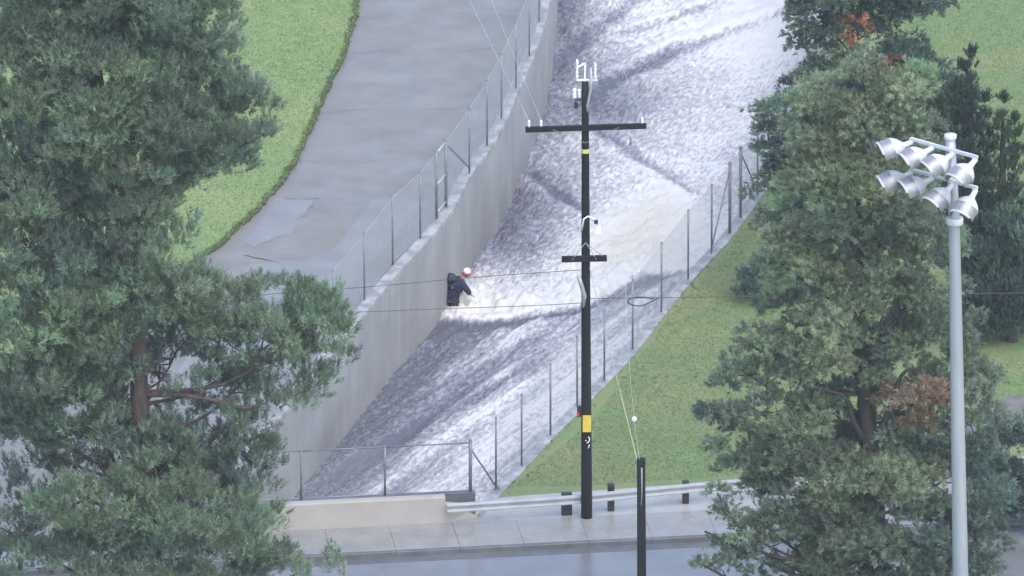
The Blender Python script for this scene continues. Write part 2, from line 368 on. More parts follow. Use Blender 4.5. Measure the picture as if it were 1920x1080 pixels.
# concrete pad behind the walk, under the guard rail, and the asphalt path further right
ca = s_of(cR) + 0.05
padbase = ground_line([(868, 972), (880, 955), (905, 940), (960, 932), (1100, 922), (1300, 908), (1500, 897), (1960, 868)])
pl = [tuple(RF(ca - 1.3, DPAR + 0.0)[:2])] + [tuple(RF(40, DPAR)[:2])] + [tuple(p[:2]) for p in padbase[::-1]]
mb = flat('p', pl, 0.022, None); tag(mb.build('guardrail_pad', MAT['pad']), kind='structure')
pa = ground_line([(1640, 800), (1760, 785), (1880, 748), (2100, 705), (2600, 640)]); pb = ground_line([(2600, 780), (2100, 800), (1880, 836), (1760, 850), (1640, 870)])
mb = flat('p', [tuple(p[:2]) for p in pa[::-1]] + [tuple(p[:2]) for p in pb[::-1]], 0.006, None); tag(mb.build('path', MAT['dirt']), kind='structure')

# left lawn edge and concrete apron
LAWN = [(-900, 900), (-400, 830), (-50, 735), (100, 665), (250, 570), (330, 520), (400, 472), (440, 437), (482, 400), (515, 362), (541, 328), (566, 280), (592, 222), (622, 155), (650, 92), (664, 40), (671, 0), (677, -90), (680, -240), (680, -420)]
LE = ground_line(LAWN)
LEd = resample([Vector(p) for p in LE], 900)
LEd[:, 0] += 0.05 * smooth_noise(LEd[:, 0] * 3, LEd[:, 1] * 3, 3, 4, 0.7); LEd[:, 1] += 0.05 * smooth_noise(LEd[:, 0] * 3, LEd[:, 1] * 3, 4, 4, 0.7)
lp = [tuple(p[:2]) for p in LEd] + [(LEd[-1][0], 400), (-420, 400), (-420, LEd[0][1])]
mb = flat('l', lp, 0.09, None)
b0 = len(mb.v); nn = len(LEd)
mb.v += [(p[0] + 0.03, p[1], -0.02) for p in LEd] + [(p[0], p[1], 0.09) for p in LEd]
for i in range(nn - 1): mb.f.append([b0 + i, b0 + i + 1, b0 + nn + i + 1, b0 + nn + i]); mb.sm.append(False)
lawn = mb.build('lawn', MAT['grass']); lawn.data.materials.append(MAT['leaflitter'])
for i, p_ in enumerate(lawn.data.polygons):
    if i >= len(mb.f) - (nn - 1): p_.material_index = 1
tag(lawn, kind='structure')
ap = [tuple(p[:2]) for p in offset_line(LE, -0.4)] + [tuple(p[:2]) for p in offset_line(Lc, -0.30)[::-1]] + [tuple(RF(s_of(cL) - 0.3, BK)[:2]), tuple(RF(-60, BK)[:2])]
mb = flat('a', ap, -0.008, None); apron = tag(mb.build('apron', MAT['apron']), kind='structure')
# paler repair slabs on the apron with real, thin edges and open cracks
def slab_patch(px, z, mat=MAT['patch']):
    A = resample([P(x, y) for x, y in px + px[:1]], 90)[:-1]
    A[:, 0] += 0.03 * smooth_noise(A[:, 0] * 4, A[:, 1] * 4, 9, 3); A[:, 1] += 0.06 * smooth_noise(A[:, 0] * 3, A[:, 1] * 3, 10, 3)
    mb = flat('s', [tuple(p[:2]) for p in A], z, None)
    b0 = len(mb.v); n = len(A)
    mb.v += [(p[0], p[1], z) for p in A] + [(p[0], p[1], -0.02) for p in A]
    for i in range(n): j = (i + 1) % n; mb.f.append([b0 + i, b0 + j, b0 + n + j, b0 + n + i]); mb.sm.append(False)
    return mb.build('repair_slab', mat, apron)
slab_patch([(700, 372), (800, 375), (760, 425), (700, 495), (640, 560), (560, 640), (480, 700), (380, 760), (330, 700), (420, 560), (470, 492), (570, 488), (625, 470)], 0.004)
slab_patch([(520, 370), (590, 372), (575, 395), (545, 440), (500, 455), (478, 464), (460, 455), (495, 405)], -0.001, MAT['patch'])
def crack(px, w=0.05):
    A = resample([P(q.x, q.y, 0.008) for q in catmull([(a, b, 0) for a, b in px], 6)], 40)
    A[:, 0] += 0.06 * smooth_noise(A[:, 0] * 5, A[:, 1] * 5, int(px[0][0]), 3); A[:, 1] += 0.08 * smooth_noise(A[:, 0] * 5, A[:, 1] * 5, int(px[0][1]), 3)
    wd = w * (0.6 + 0.4 * np.sin(np.linspace(0, 9, 40))); B = A.copy(); B[:, 1] += wd
    mb = MB(); mb.add(np.vstack([A, B]), [[i, i + 1, 41 + i, 40 + i] for i in range(39)]); return mb.build('crack', MAT['leaflitter'], apron)
crack([(460, 478), (500, 487), (528, 495), (534, 512), (515, 528)], 0.06); crack([(478, 462), (510, 450), (540, 438), (556, 415), (592, 385)], 0.03)
crack([(600, 215), (680, 205), (780, 208), (880, 200)], 0.014); crack([(655, 100), (760, 92), (860, 96), (930, 88)], 0.014); crack([(560, 300), (640, 308), (720, 300)], 0.014); crack([(690, 300), (700, 250), (760, 180), (790, 90)], 0.014)
crack([(530, 370), (560, 374), (596, 372)], 0.03); crack([(440, 540), (455, 520), (470, 512), (466, 500)], 0.12)

# ------------------------------------------------------------------ water
def d_poly(X, Y, line):                        # distance and parameter along a world polyline, signed side
    D = np.full(X.shape, 1e9); T = np.zeros(X.shape); Sg = np.zeros(X.shape); acc = 0.0
    tot = sum(np.linalg.norm(line[i + 1] - line[i]) for i in range(len(line) - 1))
    for i in range(len(line) - 1):
        a, b = line[i], line[i + 1]; ab = b - a; L2 = ab @ ab
        t = np.clip(((X - a[0]) * ab[0] + (Y - a[1]) * ab[1]) / L2, 0, 1)
        dx = X - a[0] - t * ab[0]; dy = Y - a[1] - t * ab[1]; d = np.hypot(dx, dy)
        m = d < D; D[m] = d[m]; T[m] = (acc + t[m] * math.sqrt(L2)) / tot
        Sg[m] = np.sign(ab[0] * dy[m] - ab[1] * dx[m]); acc += math.sqrt(L2)
    return D, T, Sg
nu, nv = 150, 760
Lr = resample([Vector(p) for p in Lc], nv); Rr = resample([Vector(p) for p in Rc], nv)
U = np.linspace(-0.01, 1.01, nu)
X = Lr[:, 0][:, None] * (1 - U) + Rr[:, 0][:, None] * U
Y = Lr[:, 1][:, None] * (1 - U) + Rr[:, 1][:, None] * U
UU = np.broadcast_to(U, X.shape)
wl = lambda pts, z=WZ: np.array([tuple(P(q.x, q.y, z))[:2] for q in catmull([(a, b, 0) for a, b in pts], 6)])
ridge = wl([(795, 606), (830, 598), (880, 600), (930, 598), (1000, 585), (1090, 566), (1140, 545), (1200, 512), (1300, 494), (1420, 480)])
Dr, Tr, Sr = d_poly(X, Y, ridge)
sd = Dr * Sr                                   # >0 upstream (further away)
chop = smooth_noise(X * 2.2, Y * 1.6, 21, 4, 0.62); fine = smooth_noise(X * 6, Y * 4.2, 22, 4, 0.7)
H = np.zeros_like(X); foam = np.zeros_like(X); cream = np.zeros_like(X)
up = 1 / (1 + np.exp(-np.clip(sd / 0.06, -50, 50)))
H += -0.12 + 0.22 * up * np.exp(-np.clip(sd, 0, 99) / 6.0)
amp = np.where(sd > 0, 0.07 + 0.09 * np.exp(-UU / 0.2), 0.045); H += amp * chop * 0.55 + amp * fine * 0.38
# downstream part: dark and glassy along the left wall, streaked foam to the right
flowang = X * 0.80 - Y * 0.42
acr = (UU - 0.04)
st = smooth_noise(flowang * 2.6, Y * 0.16 + X * 0.05, 31, 4, 0.75)
dn = np.clip((acr - 0.08) / 0.42, 0, 1) ** 0.75
f_dn = 0.17 + 0.60 * dn + 0.17 * st * (0.35 + 0.65 * np.clip(dn * 2, 0, 1))
H += np.where(sd < 0, 0.05 * st, 0)
# upstream part
f_up = 0.74 + 0.12 * smooth_noise(X * 0.8, Y * 0.5, 33, 3) - 0.42 * np.exp(-UU / 0.17)
foam = f_dn * (1 - up) + f_up * up
# boil just above the ridge
boil = np.exp(-(np.clip(sd - 0.2, 0, 99) / 2.7) ** 2) * up
foam = foam + 0.42 * boil; H += boil * (0.035 * chop + 0.03 * fine); cream += 0.35 * boil * np.clip(1.2 - UU, 0, 1)
foam -= 0.45 * np.exp(-(np.clip(-sd, 0, 99) / 0.9) ** 2) * (1 - up) * np.clip(1 - UU * 1.6, 0.15, 1)
def spot(px, py, rx, ry, a, c=0.0):
    global foam, cream
    q = P(px, py, WZ); d = ((X - q.x) / (rx / 56)) ** 2 + ((Y - q.y) / (ry / 20)) ** 2; k = np.exp(-d); foam = foam + a * k; cream = cream + c * k
spot(885, 566, 55, 34, 0.5, 0.2); spot(1215, 420, 95, 60, 0.45, 0.75); spot(1160, 470, 80, 40, 0.4, 0.55); spot(1240, 385, 60, 30, 0.3, 0.3); spot(1400, 40, 200, 90, 0.22, 0.2); spot(1300, 190, 150, 80, 0.12, 0.12)
spot(1010, 350, 60, 60, -0.25); spot(1120, 190, 70, 50, -0.28); spot(1060, 60, 35, 90, -0.2); spot(960, 430, 40, 50, -0.22); spot(1215, 520, 40, 14, -0.6, -0.4)
def wave(pts, width, h, fo, side=1):
    global foam, H
    ln = wl(pts); D, T, Sg = d_poly(X, Y, ln); en = np.clip(np.minimum(T, 1 - T) * 8, 0, 1); wob = 1 + 0.35 * smooth_noise(X * 2, Y * 2, 41, 3)
    k = np.exp(-(D / (width * wob)) ** 2) * en; foam = foam + fo * k
    k2 = np.exp(-((D * Sg - side * width * 1.3) / (width * 1.2)) ** 2) * en; foam = foam - fo * 0.45 * k2; H += h * k2 - 0.5 * h * k
wave([(1095, 200), (1135, 155), (1200, 122), (1260, 92), (1340, 62), (1420, 35), (1500, 5), (1560, -20)], 0.40, 0.14, -0.48)
wave([(1110, 232), (1150, 262), (1210, 300), (1265, 335), (1310, 365)], 0.34, 0.10, -0.36, -1)  # standing wave; its shadow line is painted by lowering the foam value
wave([(985, 312), (1020, 340), (1060, 372), (1100, 395)], 0.36, 0.12, -0.40, -1)
wave([(1040, 140), (1090, 70), (1160, 20), (1200, -30)], 0.35, 0.10, -0.3)
wave([(1150, 60), (1220, 40), (1300, 15), (1350, -10)], 0.25, 0.10, -0.3)
wave([(840, 612), (930, 606), (1000, 594), (1090, 575), (1140, 555), (1200, 524), (1300, 502), (1380, 492)], 0.20, 0.04, -0.45)
wave([(600, 905), (700, 840), (810, 780), (930, 715), (1040, 655)], 0.28, 0.09, -0.25)
wave([(760, 760), (840, 715), (940, 660), (1040, 610)], 0.22, 0.07, -0.22)
H += 0.05 * np.exp(-UU / 0.02) * np.abs(chop)
q_ = P(856, 571, WZ + 0.2); dq = np.hypot(X - q_.x - 0.1, Y - q_.y); H += 0.12 * np.exp(-(dq / 0.55) ** 2) * (1 + 0.8 * fine)
V = np.stack([X, Y, WZ + H], 2).reshape(-1, 3)
ii, jj = np.meshgrid(np.arange(nv - 1), np.arange(nu - 1), indexing='ij'); a = (ii * nu + jj).ravel()
F = np.stack([a, a + 1, a + nu + 1, a + nu], 1)
Wd = np.linalg.norm(Rr[:, :2] - Lr[:, :2], axis=1).mean()
flow = np.stack([X * 0.93 - Y * 0.33, Y * 0.93 + X * 0.33], 2).reshape(-1, 2)
tag(np_mesh('water', V, F, MAT['water'], uv=flow, smooth=True, extra={'foam': np.clip(foam, 0, 1.6).ravel(), 'cream': np.clip(cream, 0, 0.9).ravel()}), kind='structure')
cf = MB()
cf.add([tuple(Lc[0][:2]) + (-5,), tuple(Rc[0][:2]) + (-5,), tuple(Rc[-1][:2]) + (-5,), tuple(Lc[-1][:2]) + (-5,)], [[0, 1, 2, 3]])
tag(cf.build('channel_bed', MAT['apron']), kind='structure')

# ------------------------------------------------------------------ channel walls with their copings
def wall(line, side, label):
    A = resample([Vector(p) for p in line], 160); t = 0.34
    O = offset_line(A, -t * side)
    root = empty('channel_wall', Vector((A[0][0], A[0][1], -5)), label, 'wall')
    def strip(z0, z1, i0, o0, name, mat):
        n = len(A); I = offset_line(A, i0 * side); Q = offset_line(A, -o0 * side)
        vs = [(p[0], p[1], z0) for p in I] + [(p[0], p[1], z1) for p in I] + [(p[0], p[1], z1) for p in Q] + [(p[0], p[1], z0) for p in Q]
        fs = []
        for i in range(n - 1):
            for k in range(4): k2 = (k + 1) % 4; f = [k * n + i, k * n + i + 1, k2 * n + i + 1, k2 * n + i]; fs.append(f if side < 0 else f[::-1])
        fs.append([0, n, 2 * n, 3 * n]); fs.append([n - 1, 2 * n - 1, 3 * n - 1, 4 * n - 1])
        mb = MB(); mb.add(vs, fs); return mb.build(name, mat, root)
    strip(-5.0, -0.10, 0.0, t, 'wall_face', MAT['wallc'])
    strip(-0.098, 0.05, 0.03, t + 0.02, 'coping', MAT['coping'])
    return root
wall(Lc, 1, 'tall stained grey concrete wall on the left side of the flooded channel')
wall(Rc, -1, 'low concrete wall top under the long fence beside the grass bank')

# ------------------------------------------------------------------ bridge parapet and headwall
br = empty('bridge_parapet', RF(s_of(P(680, 990)), DPAR, 0), 'beige concrete bridge parapet beside the wet sidewalk', 'parapet')
sa, sb = s_of(P(498, 999)), s_of(P(842, 980)); PH = 0.90
mb = MB()
vs = []
for s, k in ((sa, 0.55), (sb - 0.12, 0)):
    vs += [RF(s, DPAR, -0.1), RF(s, DPAR, 0.02), RF(s + k, DPAR + 0.05, PH - 0.03), RF(s + k, DPAR + 0.08, PH), RF(s + k, DPAR + 0.34, PH), RF(s + k, DPAR + 0.36, PH - 0.03), RF(s, DPAR + 0.38, -0.1)]
m7 = 7
mb.add(vs, [[i, m7 + i, m7 + i + 1, i + 1] for i in range(6)] + [list(range(7)), list(range(13, 6, -1))])
mb.build('parapet_wall', MAT['parapet'], br)
mb = MB()
vs = [RF(sb - 0.12, DPAR + 0.06, -0.05), RF(sb + 0.85, DPAR + 0.30, -0.05), RF(sb + 1.25, DPAR + 0.62, 0.42), RF(sb - 0.12, DPAR + 0.10, 0.62),
      RF(sb - 0.12, DPAR + 0.36, -0.05), RF(sb + 0.85, DPAR + 0.55, -0.05), RF(sb + 1.25, DPAR + 0.8, 0.42), RF(sb - 0.12, DPAR + 0.36, 0.62)]
mb.add(vs, [[0, 1, 2, 3], [7, 6, 5, 4], [3, 2, 6, 7], [1, 5, 6, 2], [0, 3, 7, 4]])
mb.build('end_block', MAT['parapet'], br)
mb = MB(); mb.add([RF(s_of(cL) - 0.5, BK, 0.02), RF(s_of(cR) + 0.3, BK, 0.02), RF(s_of(cR) + 0.3, BK, -5), RF(s_of(cL) - 0.5, BK, -5),
                   RF(s_of(cL) - 0.5, BK - 0.02, 0.02), RF(s_of(cR) + 0.3, BK - 0.02, 0.02), RF(s_of(cR) + 0.3, BK - 0.02, -5), RF(s_of(cL) - 0.5, BK - 0.02, -5)],
                  [[0, 3, 2, 1], [4, 5, 6, 7], [0, 1, 5, 4]]); mb.build('headwall', MAT['wallc'], br)
# drain inlet in the kerb
di = empty('drain_inlet', RF(s_of(P(508, 1056)), 0, ZR), 'dark kerb drain inlet at the left end of the sidewalk', 'drain')
sI = s_of(P(508, 1056))
mb = MB(); mb.box(RF(sI, -0.035, ZR + 0.10), (0.70, 0.08, 0.16), Matrix.Rotation(math.atan2(e.y, e.x), 3, 'Z')); mb.build('opening_shade', MAT['hole_shade'], di)  # solid block; the shade inside the inlet is put into its near-black colour
mb = MB(); mb.box(RF(sI, -0.02, 0.012), (1.0, 0.14, 0.035), Matrix.Rotation(math.atan2(e.y, e.x), 3, 'Z')); mb.build('lintel', MAT['kerb'], di)

# ------------------------------------------------------------------ chain-link fences
def chainlink(A0, B0, zb, zt, d=0.075, wire=0.0021):
    """crossed wires between ground points A0 and B0"""
    A0 = Vector((A0[0], A0[1], 0)); B0 = Vector((B0[0], B0[1], 0)); L = (B0 - A0).length; u = (B0 - A0) / L; nrm = Vector((-u.y, u.x, 0)); h = zt - zb
    V = []; F = []
    def seg(a, b, sh):
        dd = (b - a).normalized(); p1 = dd.cross(nrm) * wire; p2 = nrm * wire; o = nrm * sh
        i = len(V); tri = [p1, -p1 * 0.5 + p2 * 0.87, -p1 * 0.5 - p2 * 0.87]
        for q in (a, b):
            for t in tri: V.append(q + o + t)
        for k in range(3): F.append([i + k, i + (k + 1) % 3, i + 3 + (k + 1) % 3, i + 3 + k])
    s = -h
    while s < L:
        for dr in (1, -1):
            x0, x1 = (s, s + h); c0 = max(x0, 0); c1 = min(x1, L)
            if c1 - c0 > 0.02:
                z0 = zb + (c0 - x0) / h * h if dr > 0 else zt - (c0 - x0); z1 = zb + (c1 - x0) if dr > 0 else zt - (c1 - x0)
                seg(A0 + u * c0 + Vector((0, 0, z0)), A0 + u * c1 + Vector((0, 0, z1)), 0.003 * dr)
        s += d
    return V, F
def fence(name, label, posts, zb, hgt, fat=(), rails=False, wire=0.0021, r=0.034, braces=(), group=None, skipmesh=()):
    root = empty(name, Vector((posts[0][0], posts[0][1], zb)), label, 'fence', group)
    pm = {}
    for i, p in enumerate(posts):
        rr = 0.055 if i in fat else r; hh = hgt * (1.0 if i not in fat else 1.03)
        if rr not in pm:
            mb = MB(); mb.tube([(0, 0, -0.05), (0, 0, hh)], rr, 8); mb.lathe([(0, rr * 1.25), (0.03, rr * 1.15), (0.06, rr * 0.5), (0.07, 0.001)], (0, 0, hh - 0.01), (0, 0, 1), 8)
            o = mb.build('post', MAT['galv']); o.parent = root; pm[rr] = o.data
        else: o = bpy.data.objects.new('post', pm[rr]); col.objects.link(o); o.parent = root
        o.location = Vector((p[0], p[1], zb)) - root.location
    for i in range(len(posts) - 1):
        if i in skipmesh: continue
        v, f = chainlink(posts[i], posts[i + 1], zb + 0.04, zb + hgt - 0.03, 0.075, wire)
        mb = MB(); mb.add(v, f); o = mb.build('chain_mesh', MAT['mesh'], root); o['kind'] = 'stuff'
        a = Vector((*posts[i][:2], zb + hgt - 0.03)); b = Vector((*posts[i + 1][:2], zb + hgt - 0.03))
        mb = MB(); mb.tube([a, b], 0.026 if rails else 0.006, 6); mb.build('top_rail' if rails else 'tension_wire', MAT['galv'] if rails else MAT['mesh'], root)
        mb = MB(); mb.tube([a - Vector((0, 0, hgt - 0.08)), b - Vector((0, 0, hgt - 0.08))], 0.006, 5); mb.build('bottom_wire', MAT['mesh'], root)
    for (i, j, z0, z1) in braces:
        a = Vector((*posts[i][:2], zb + z0)); b = Vector((*posts[j][:2], zb + z1)); mb = MB(); mb.tube([a, b], 0.027, 7); mb.build('brace', MAT['galv'], root)
    return root
rp = [(930, 917), (978, 873), (1032, 815), (1082, 763), (1133, 712), (1186, 655), (1240, 585), (1290, 523), (1334, 475), (1368, 437), (1388, 408), (1420, 365), (1471, 300), (1508, 238), (1536, 168), (1554, 88), (1568, 0), (1578, -95)]
fence('chain_link_fence', 'tall chain link fence along the grass bank right of the channel', [P(x, y, 0.05) for x, y in rp], 0.05, 2.46, fat=(9, 10), braces=((10, 11, 2.35, 0.15), (9, 8, 2.3, 0.2)))
lq = [(440, 862), (500, 786), (565, 705), (625, 633), (683, 562), (736, 493), (788, 447), (818, 410), (836, 388), (880, 325), (913, 272), (940, 222), (967, 165), (992, 105), (1010, 40), (1022, -40), (1030, -130)]
fence('chain_link_fence', 'tall chain link fence on top of the left channel wall', [P(x, y, 0.05) for x, y in lq], 0.05, 2.38, fat=(7, 8), braces=((8, 9, 2.3, 0.2),))
lfence = [o for o in bpy.data.objects if o.name == 'chain_link_fence.001'][0]; gp = P(818, 410, 0.05); gq = P(836, 388, 0.05)
for zz in (2.36, 1.2, 0.2):
    mb = MB(); mb.tube([gp + Vector((0, 0, zz)), gq + Vector((0, 0, zz))], 0.035, 7); mb.build('gate_rail', MAT['mesh'], lfence)
bp_ = []
bd = DPAR + 0.53
# place by x only: slide along the parapet line until the pixel column matches
def on_line(px, d, z):
    lo, hi = -60.0, 40.0
    for _ in range(50):
        m = (lo + hi) / 2; q = RF(m, d, z) - CAM; x = 960 + FPX * q.x / q.dot(FWD)
        if x < px: lo = m
        else: hi = m
    return RF(lo, d, z)
bp_ = [on_line(px, bd, PH) for px in (252, 408, 565, 722, 882)]
fence('railing_fence', 'short chain link fence with top rail along the beige bridge parapet', bp_, PH - 0.03, 1.70, fat=(0, 4), rails=True, r=0.036, wire=0.0014)
mb = MB(); a = bp_[-1] + Vector((0, 0, 1.45)); b = P(932, 915, 0.10)
sup = empty('corner_brace', b, 'slanted steel brace from the bridge fence corner down to the bank fence', 'brace'); mb.tube([b, a], 0.028, 7); mb.build('strut', MAT['galv'], sup)
mb = MB(); mb.box(b, (0.16, 0.16, 0.12)); mb.build('foot', MAT['galv'], sup)
c1 = bp_[-1]; sc = s_of(c1) + 0.14; mb = MB()
vs = [RF(q_, d_, z_) for q_ in (s_of(bp_[0]) - 0.14, sc) for d_, z_ in ((DPAR + 0.383, -0.1), (DPAR + 0.383, PH - 0.03), (DPAR + 0.66, PH - 0.03), (DPAR + 0.66, -0.1))]
mb.add(vs, [[0, 1, 5, 4], [1, 2, 6, 5], [2, 3, 7, 6], [0, 3, 2, 1], [4, 5, 6, 7]]); mb.build('ledge', MAT['kerb'], br)

# ------------------------------------------------------------------ guard rail
gpx = [(838, 984), (950, 977), (1064, 969), (1147, 961), (1287, 947), (1400, 937), (1520, 929), (1660, 918), (1800, 906), (1940, 894)]
GL = ground_line(gpx, 120, 0.022)
gr = empty('guard_rail', Vector(GL[0]), 'steel guard rail on black posts behind the wet sidewalk', 'guard rail')
prof = [(0.0, 0.735), (-0.075, 0.715), (-0.085, 0.675), (-0.075, 0.635), (-0.005, 0.60), (-0.005, 0.555), (-0.075, 0.52), (-0.085, 0.48), (-0.075, 0.44), (0.0, 0.42)]
GLn = len(GL)
def rail_piece(i0, i1, name):
    vs = []; fs = []; n = i1 - i0
    for (o, z) in prof:
        Q = offset_line(GL, -o)[i0:i1]; vs += [(p[0], p[1], z + 0.022) for p in Q]
    for (o, z) in prof[::-1]:
        Q = offset_line(GL, -(o + 0.012))[i0:i1]; vs += [(p[0], p[1], z + 0.022) for p in Q]
    m = len(prof) * 2
    for k in range(m):
        k2 = (k + 1) % m
        for i in range(n - 1): fs.append([k * n + i, k2 * n + i, k2 * n + i + 1, k * n + i + 1])
    mb = MB(); mb.add(vs, fs); mb.build(name, MAT['rail'], gr)
rail_piece(0, GLn, 'beam')
for (px, py, wd, hh) in ((1064, 969, 0.33, 0.80), (1147, 961, 0.20, 0.95), (1287, 947, 0.20, 0.80), (1520, 929, 0.2, 0.8), (1740, 911, 0.2, 0.8)):
    q = P(px, py, 0.022); q = q + g * 0.20
    mb = MB(); mb.box(q + Vector((0, 0, hh / 2 - 0.05)), (wd, 0.2, hh), Matrix.Rotation(math.atan2(e.y, e.x), 3, 'Z')); po = mb.build('post', MAT['blackpost'], gr)
    mb = MB(); mb.box(q - g * 0.13 + Vector((0, 0, 0.60)), (0.15, 0.10, 0.34), Matrix.Rotation(math.atan2(e.y, e.x), 3, 'Z')); mb.build('block', MAT['blackpost'], po)

# ------------------------------------------------------------------ utility pole
ub = P(1100, 970, 0.02)
up_ = empty('utility_pole', ub, 'tall black wooden utility pole with two crossarms behind the guard rail', 'utility pole')
def uz(py, px=1097): return PY(px, py, ub.y)           # point on the pole's upright plane
topz = uz(152).z; R0, R1 = 0.180, 0.110
topx = uz(152, 1097).x
def pole_at(z): t = (z - 0.02) / (topz - 0.02); return Vector((ub.x + (topx - ub.x) * t, ub.y, z)), R0 + (R1 - R0) * t
mb = MB(); zs = np.linspace(-0.1, topz, 14); mb.tube([pole_at(z)[0] for z in zs], [pole_at(z)[1] for z in zs], 14); mb.build('pole', MAT['wood'], up_)
def arm(xl, yl, xr, yr, th, off):
    a = PY(xl, yl, ub.y - off); b = PY(xr, yr, ub.y - off)
    mb = MB(); mb.bar(a, b, th, th * 1.25); return a, b, mb.build('crossarm', MAT['wood'], up_)
a1, b1, A1 = arm(985, 243, 1212, 236, 0.13, 0.22); a2, b2, A2 = arm(1053, 486, 1138, 484, 0.14, 0.26)
for a, b in ((a1, b1), (a2, b2)):                       # flat steel braces and through bolt
    mid = (a + b) / 2; L = (b - a).length
    for sgn in (-1, 1):
        q = mid + (b - a).normalized() * sgn * L * 0.27; z2 = mid.z - 0.55 if L > 2 else mid.z + 0.5
        pp, rr = pole_at(z2); mb = MB(); mb.bar(q + Vector((0, -0.08, 0)), pp + Vector((0, -rr, 0)), 0.03, 0.012); mb.build('brace', MAT['greymetal'], up_)
def insul(p, h=0.22, rad=0.055, mat='white', up=(0, 0, 1)):
    mb = MB(); n = 4; pr = [(0, 0.02)]
    for k in range(n): z0 = h * (0.15 + 0.85 * k / n); pr += [(z0, rad * 0.6), (z0 + h * 0.05, rad), (z0 + h * 0.14, rad * 0.62)]
    pr += [(h, 0.03), (h * 1.04, 0.001)]; mb.lathe(pr, p, up, 10); return mb.build('insulator', MAT[mat], up_)
ins = []
for t in (0.03, 0.13, 0.965):
    q = a1.lerp(b1, t) + Vector((0, 0, 0.08)); insul(q); ins.append(q + Vector((0, 0, 0.22)))
# pole top: bracket and three white bushings, fuse cut-out on the left, pale riser on the right
for (x, y0, y1) in ((1082, 152, 112), (1116, 150, 118)):
    p0 = PY(x, y0, ub.y - 0.05); p1 = PY(x, y1, ub.y - 0.05); insul(p0, (p1 - p0).length, 0.055)
mb = MB(); mb.bar(PY(1080, 128, ub.y), PY(1097, 118, ub.y), 0.05, 0.05); mb.bar(PY(1080, 150, ub.y), PY(1120, 150, ub.y), 0.06, 0.05); mb.bar(PY(1097, 118, ub.y), PY(1097, 156, ub.y), 0.05, 0.05, (0, 1, 0)); mb.build('top_bracket', MAT['white'], up_)
mb = MB(); mb.tube([PY(1108, 128, ub.y - .1), PY(1108, 165, ub.y - .15), PY(1101, 198, ub.y - .16), PY(1102, 210, ub.y - .16)], 0.04, 8); mb.build('riser_cable', MAT['greymetal'], up_)
insul(PY(1077, 186, ub.y - .15), 0.36, 0.08); insul(PY(1086, 184, ub.y - .15), 0.30, 0.06)
mb = MB(); mb.bar(PY(1077, 187, ub.y - .15), PY(1092, 187, ub.y - .1), 0.05, 0.05); mb.box(PY(1080, 197, ub.y - .15), (0.12, 0.1, 0.2)); mb.build('fuse_bracket', MAT['black'], up_)
z = uz(282).z; pp, rr = pole_at(z); mb = MB(); mb.lathe([(-0.07, rr + 0.006), (0.07, rr + 0.005)], pp, (0, 0, 1), 14); mb.build('yellow_band', MAT['paleyellow'], up_)
for (y0, y1, nm) in ((775, 806, 'sign_plate'),):
    z0, z1 = uz(y1).z, uz(y0).z; mb = MB(); pp, rr = pole_at((z0 + z1) / 2)
    mb.box((pp.x + 0.02, pp.y - rr - 0.02, (z0 + z1) / 2), (0.27, 0.02, z1 - z0)); mb.build(nm, MAT['yellow'], up_)
z = uz(770).z; pp, rr = pole_at(z); mb = MB(); mb.box((pp.x - rr - 0.06, pp.y - 0.02, z), (0.14, 0.14, 0.34)); mb.build('side_box', MAT['black'], up_)
mb = MB(); mb.box((pp.x - rr - 0.10, pp.y - 0.10, z - 0.08), (0.07, 0.03, 0.12)); mb.build('reflector', MAT['red'], up_)
# pale painted mark below the plate (a hooked stroke)
zc = uz(826).z; pp, rr = pole_at(zc); q = lambda x, z_: (pp.x + 0.03 + x, pp.y - rr - 0.012 + abs(x + 0.03) * 0.25, zc + z_)
mb = MB(); mb.tube([q(0.03, 0.19), q(0.07, 0.14), q(0.065, 0.06), q(0.03, 0.0), q(-0.02, -0.02)], 0.017, 6); mb.tube([q(-0.05, 0.08), q(-0.045, 0.05)], 0.017, 6); mb.tube([q(0.06, -0.08), q(0.05, -0.16), q(0.02, -0.2)], 0.014, 6); mb.build('painted_mark', MAT['white'], up_)
# mid-pole hardware
z = uz(410).z; pp, rr = pole_at(z)
mb = MB(); mb.tube([pp + Vector((-0.12, -rr, -0.35)), pp + Vector((-0.06, -rr - 0.03, 0.05)), pp + Vector((0.08, -rr - 0.03, 0.14)), pp + Vector((0.3, -rr, 0.02)), pp + Vector((0.42, -rr, -0.2))], 0.028, 8); mb.build('cable_loop', MAT['white'], up_)
mb = MB(); mb.box(pp + Vector((0.40, -rr, -0.32)), (0.18, 0.14, 0.26), taper=0.8); mb.build('junction_box', MAT['white'], up_)
mb = MB(); mb.box(pp + Vector((0.33, -rr - 0.1, -0.02)), (0.12, 0.08, 0.12)); mb.build('clamp', MAT['black'], up_)
mb = MB(); mb.tube([PY(1085, 518, ub.y - .25), PY(1090, 535, ub.y - .27), PY(1096, 555, ub.y - .26), PY(1092, 575, ub.y - .22)], 0.07, 8); mb.build('splice_case', MAT['greymetal'], up_)
mb = MB(); mb.tube([b2 + Vector((-.12, 0, .05)), uz(455, 1103) + Vector((0, -.2, 0))], 0.015, 6); mb.build('stay_rod', MAT['greymetal'], up_)
q = PY(1180, 246, ub.y - .25)
mb = MB(); mb.tube([q + Vector((-.06, 0, 0)), PY(1183, 258, ub.y - .25), PY(1182, 272, ub.y - .25)], 0.035, 8); mb.build('hanging_insulator', MAT['greymetal'], up_)
hang = PY(1182, 272, ub.y - .25)

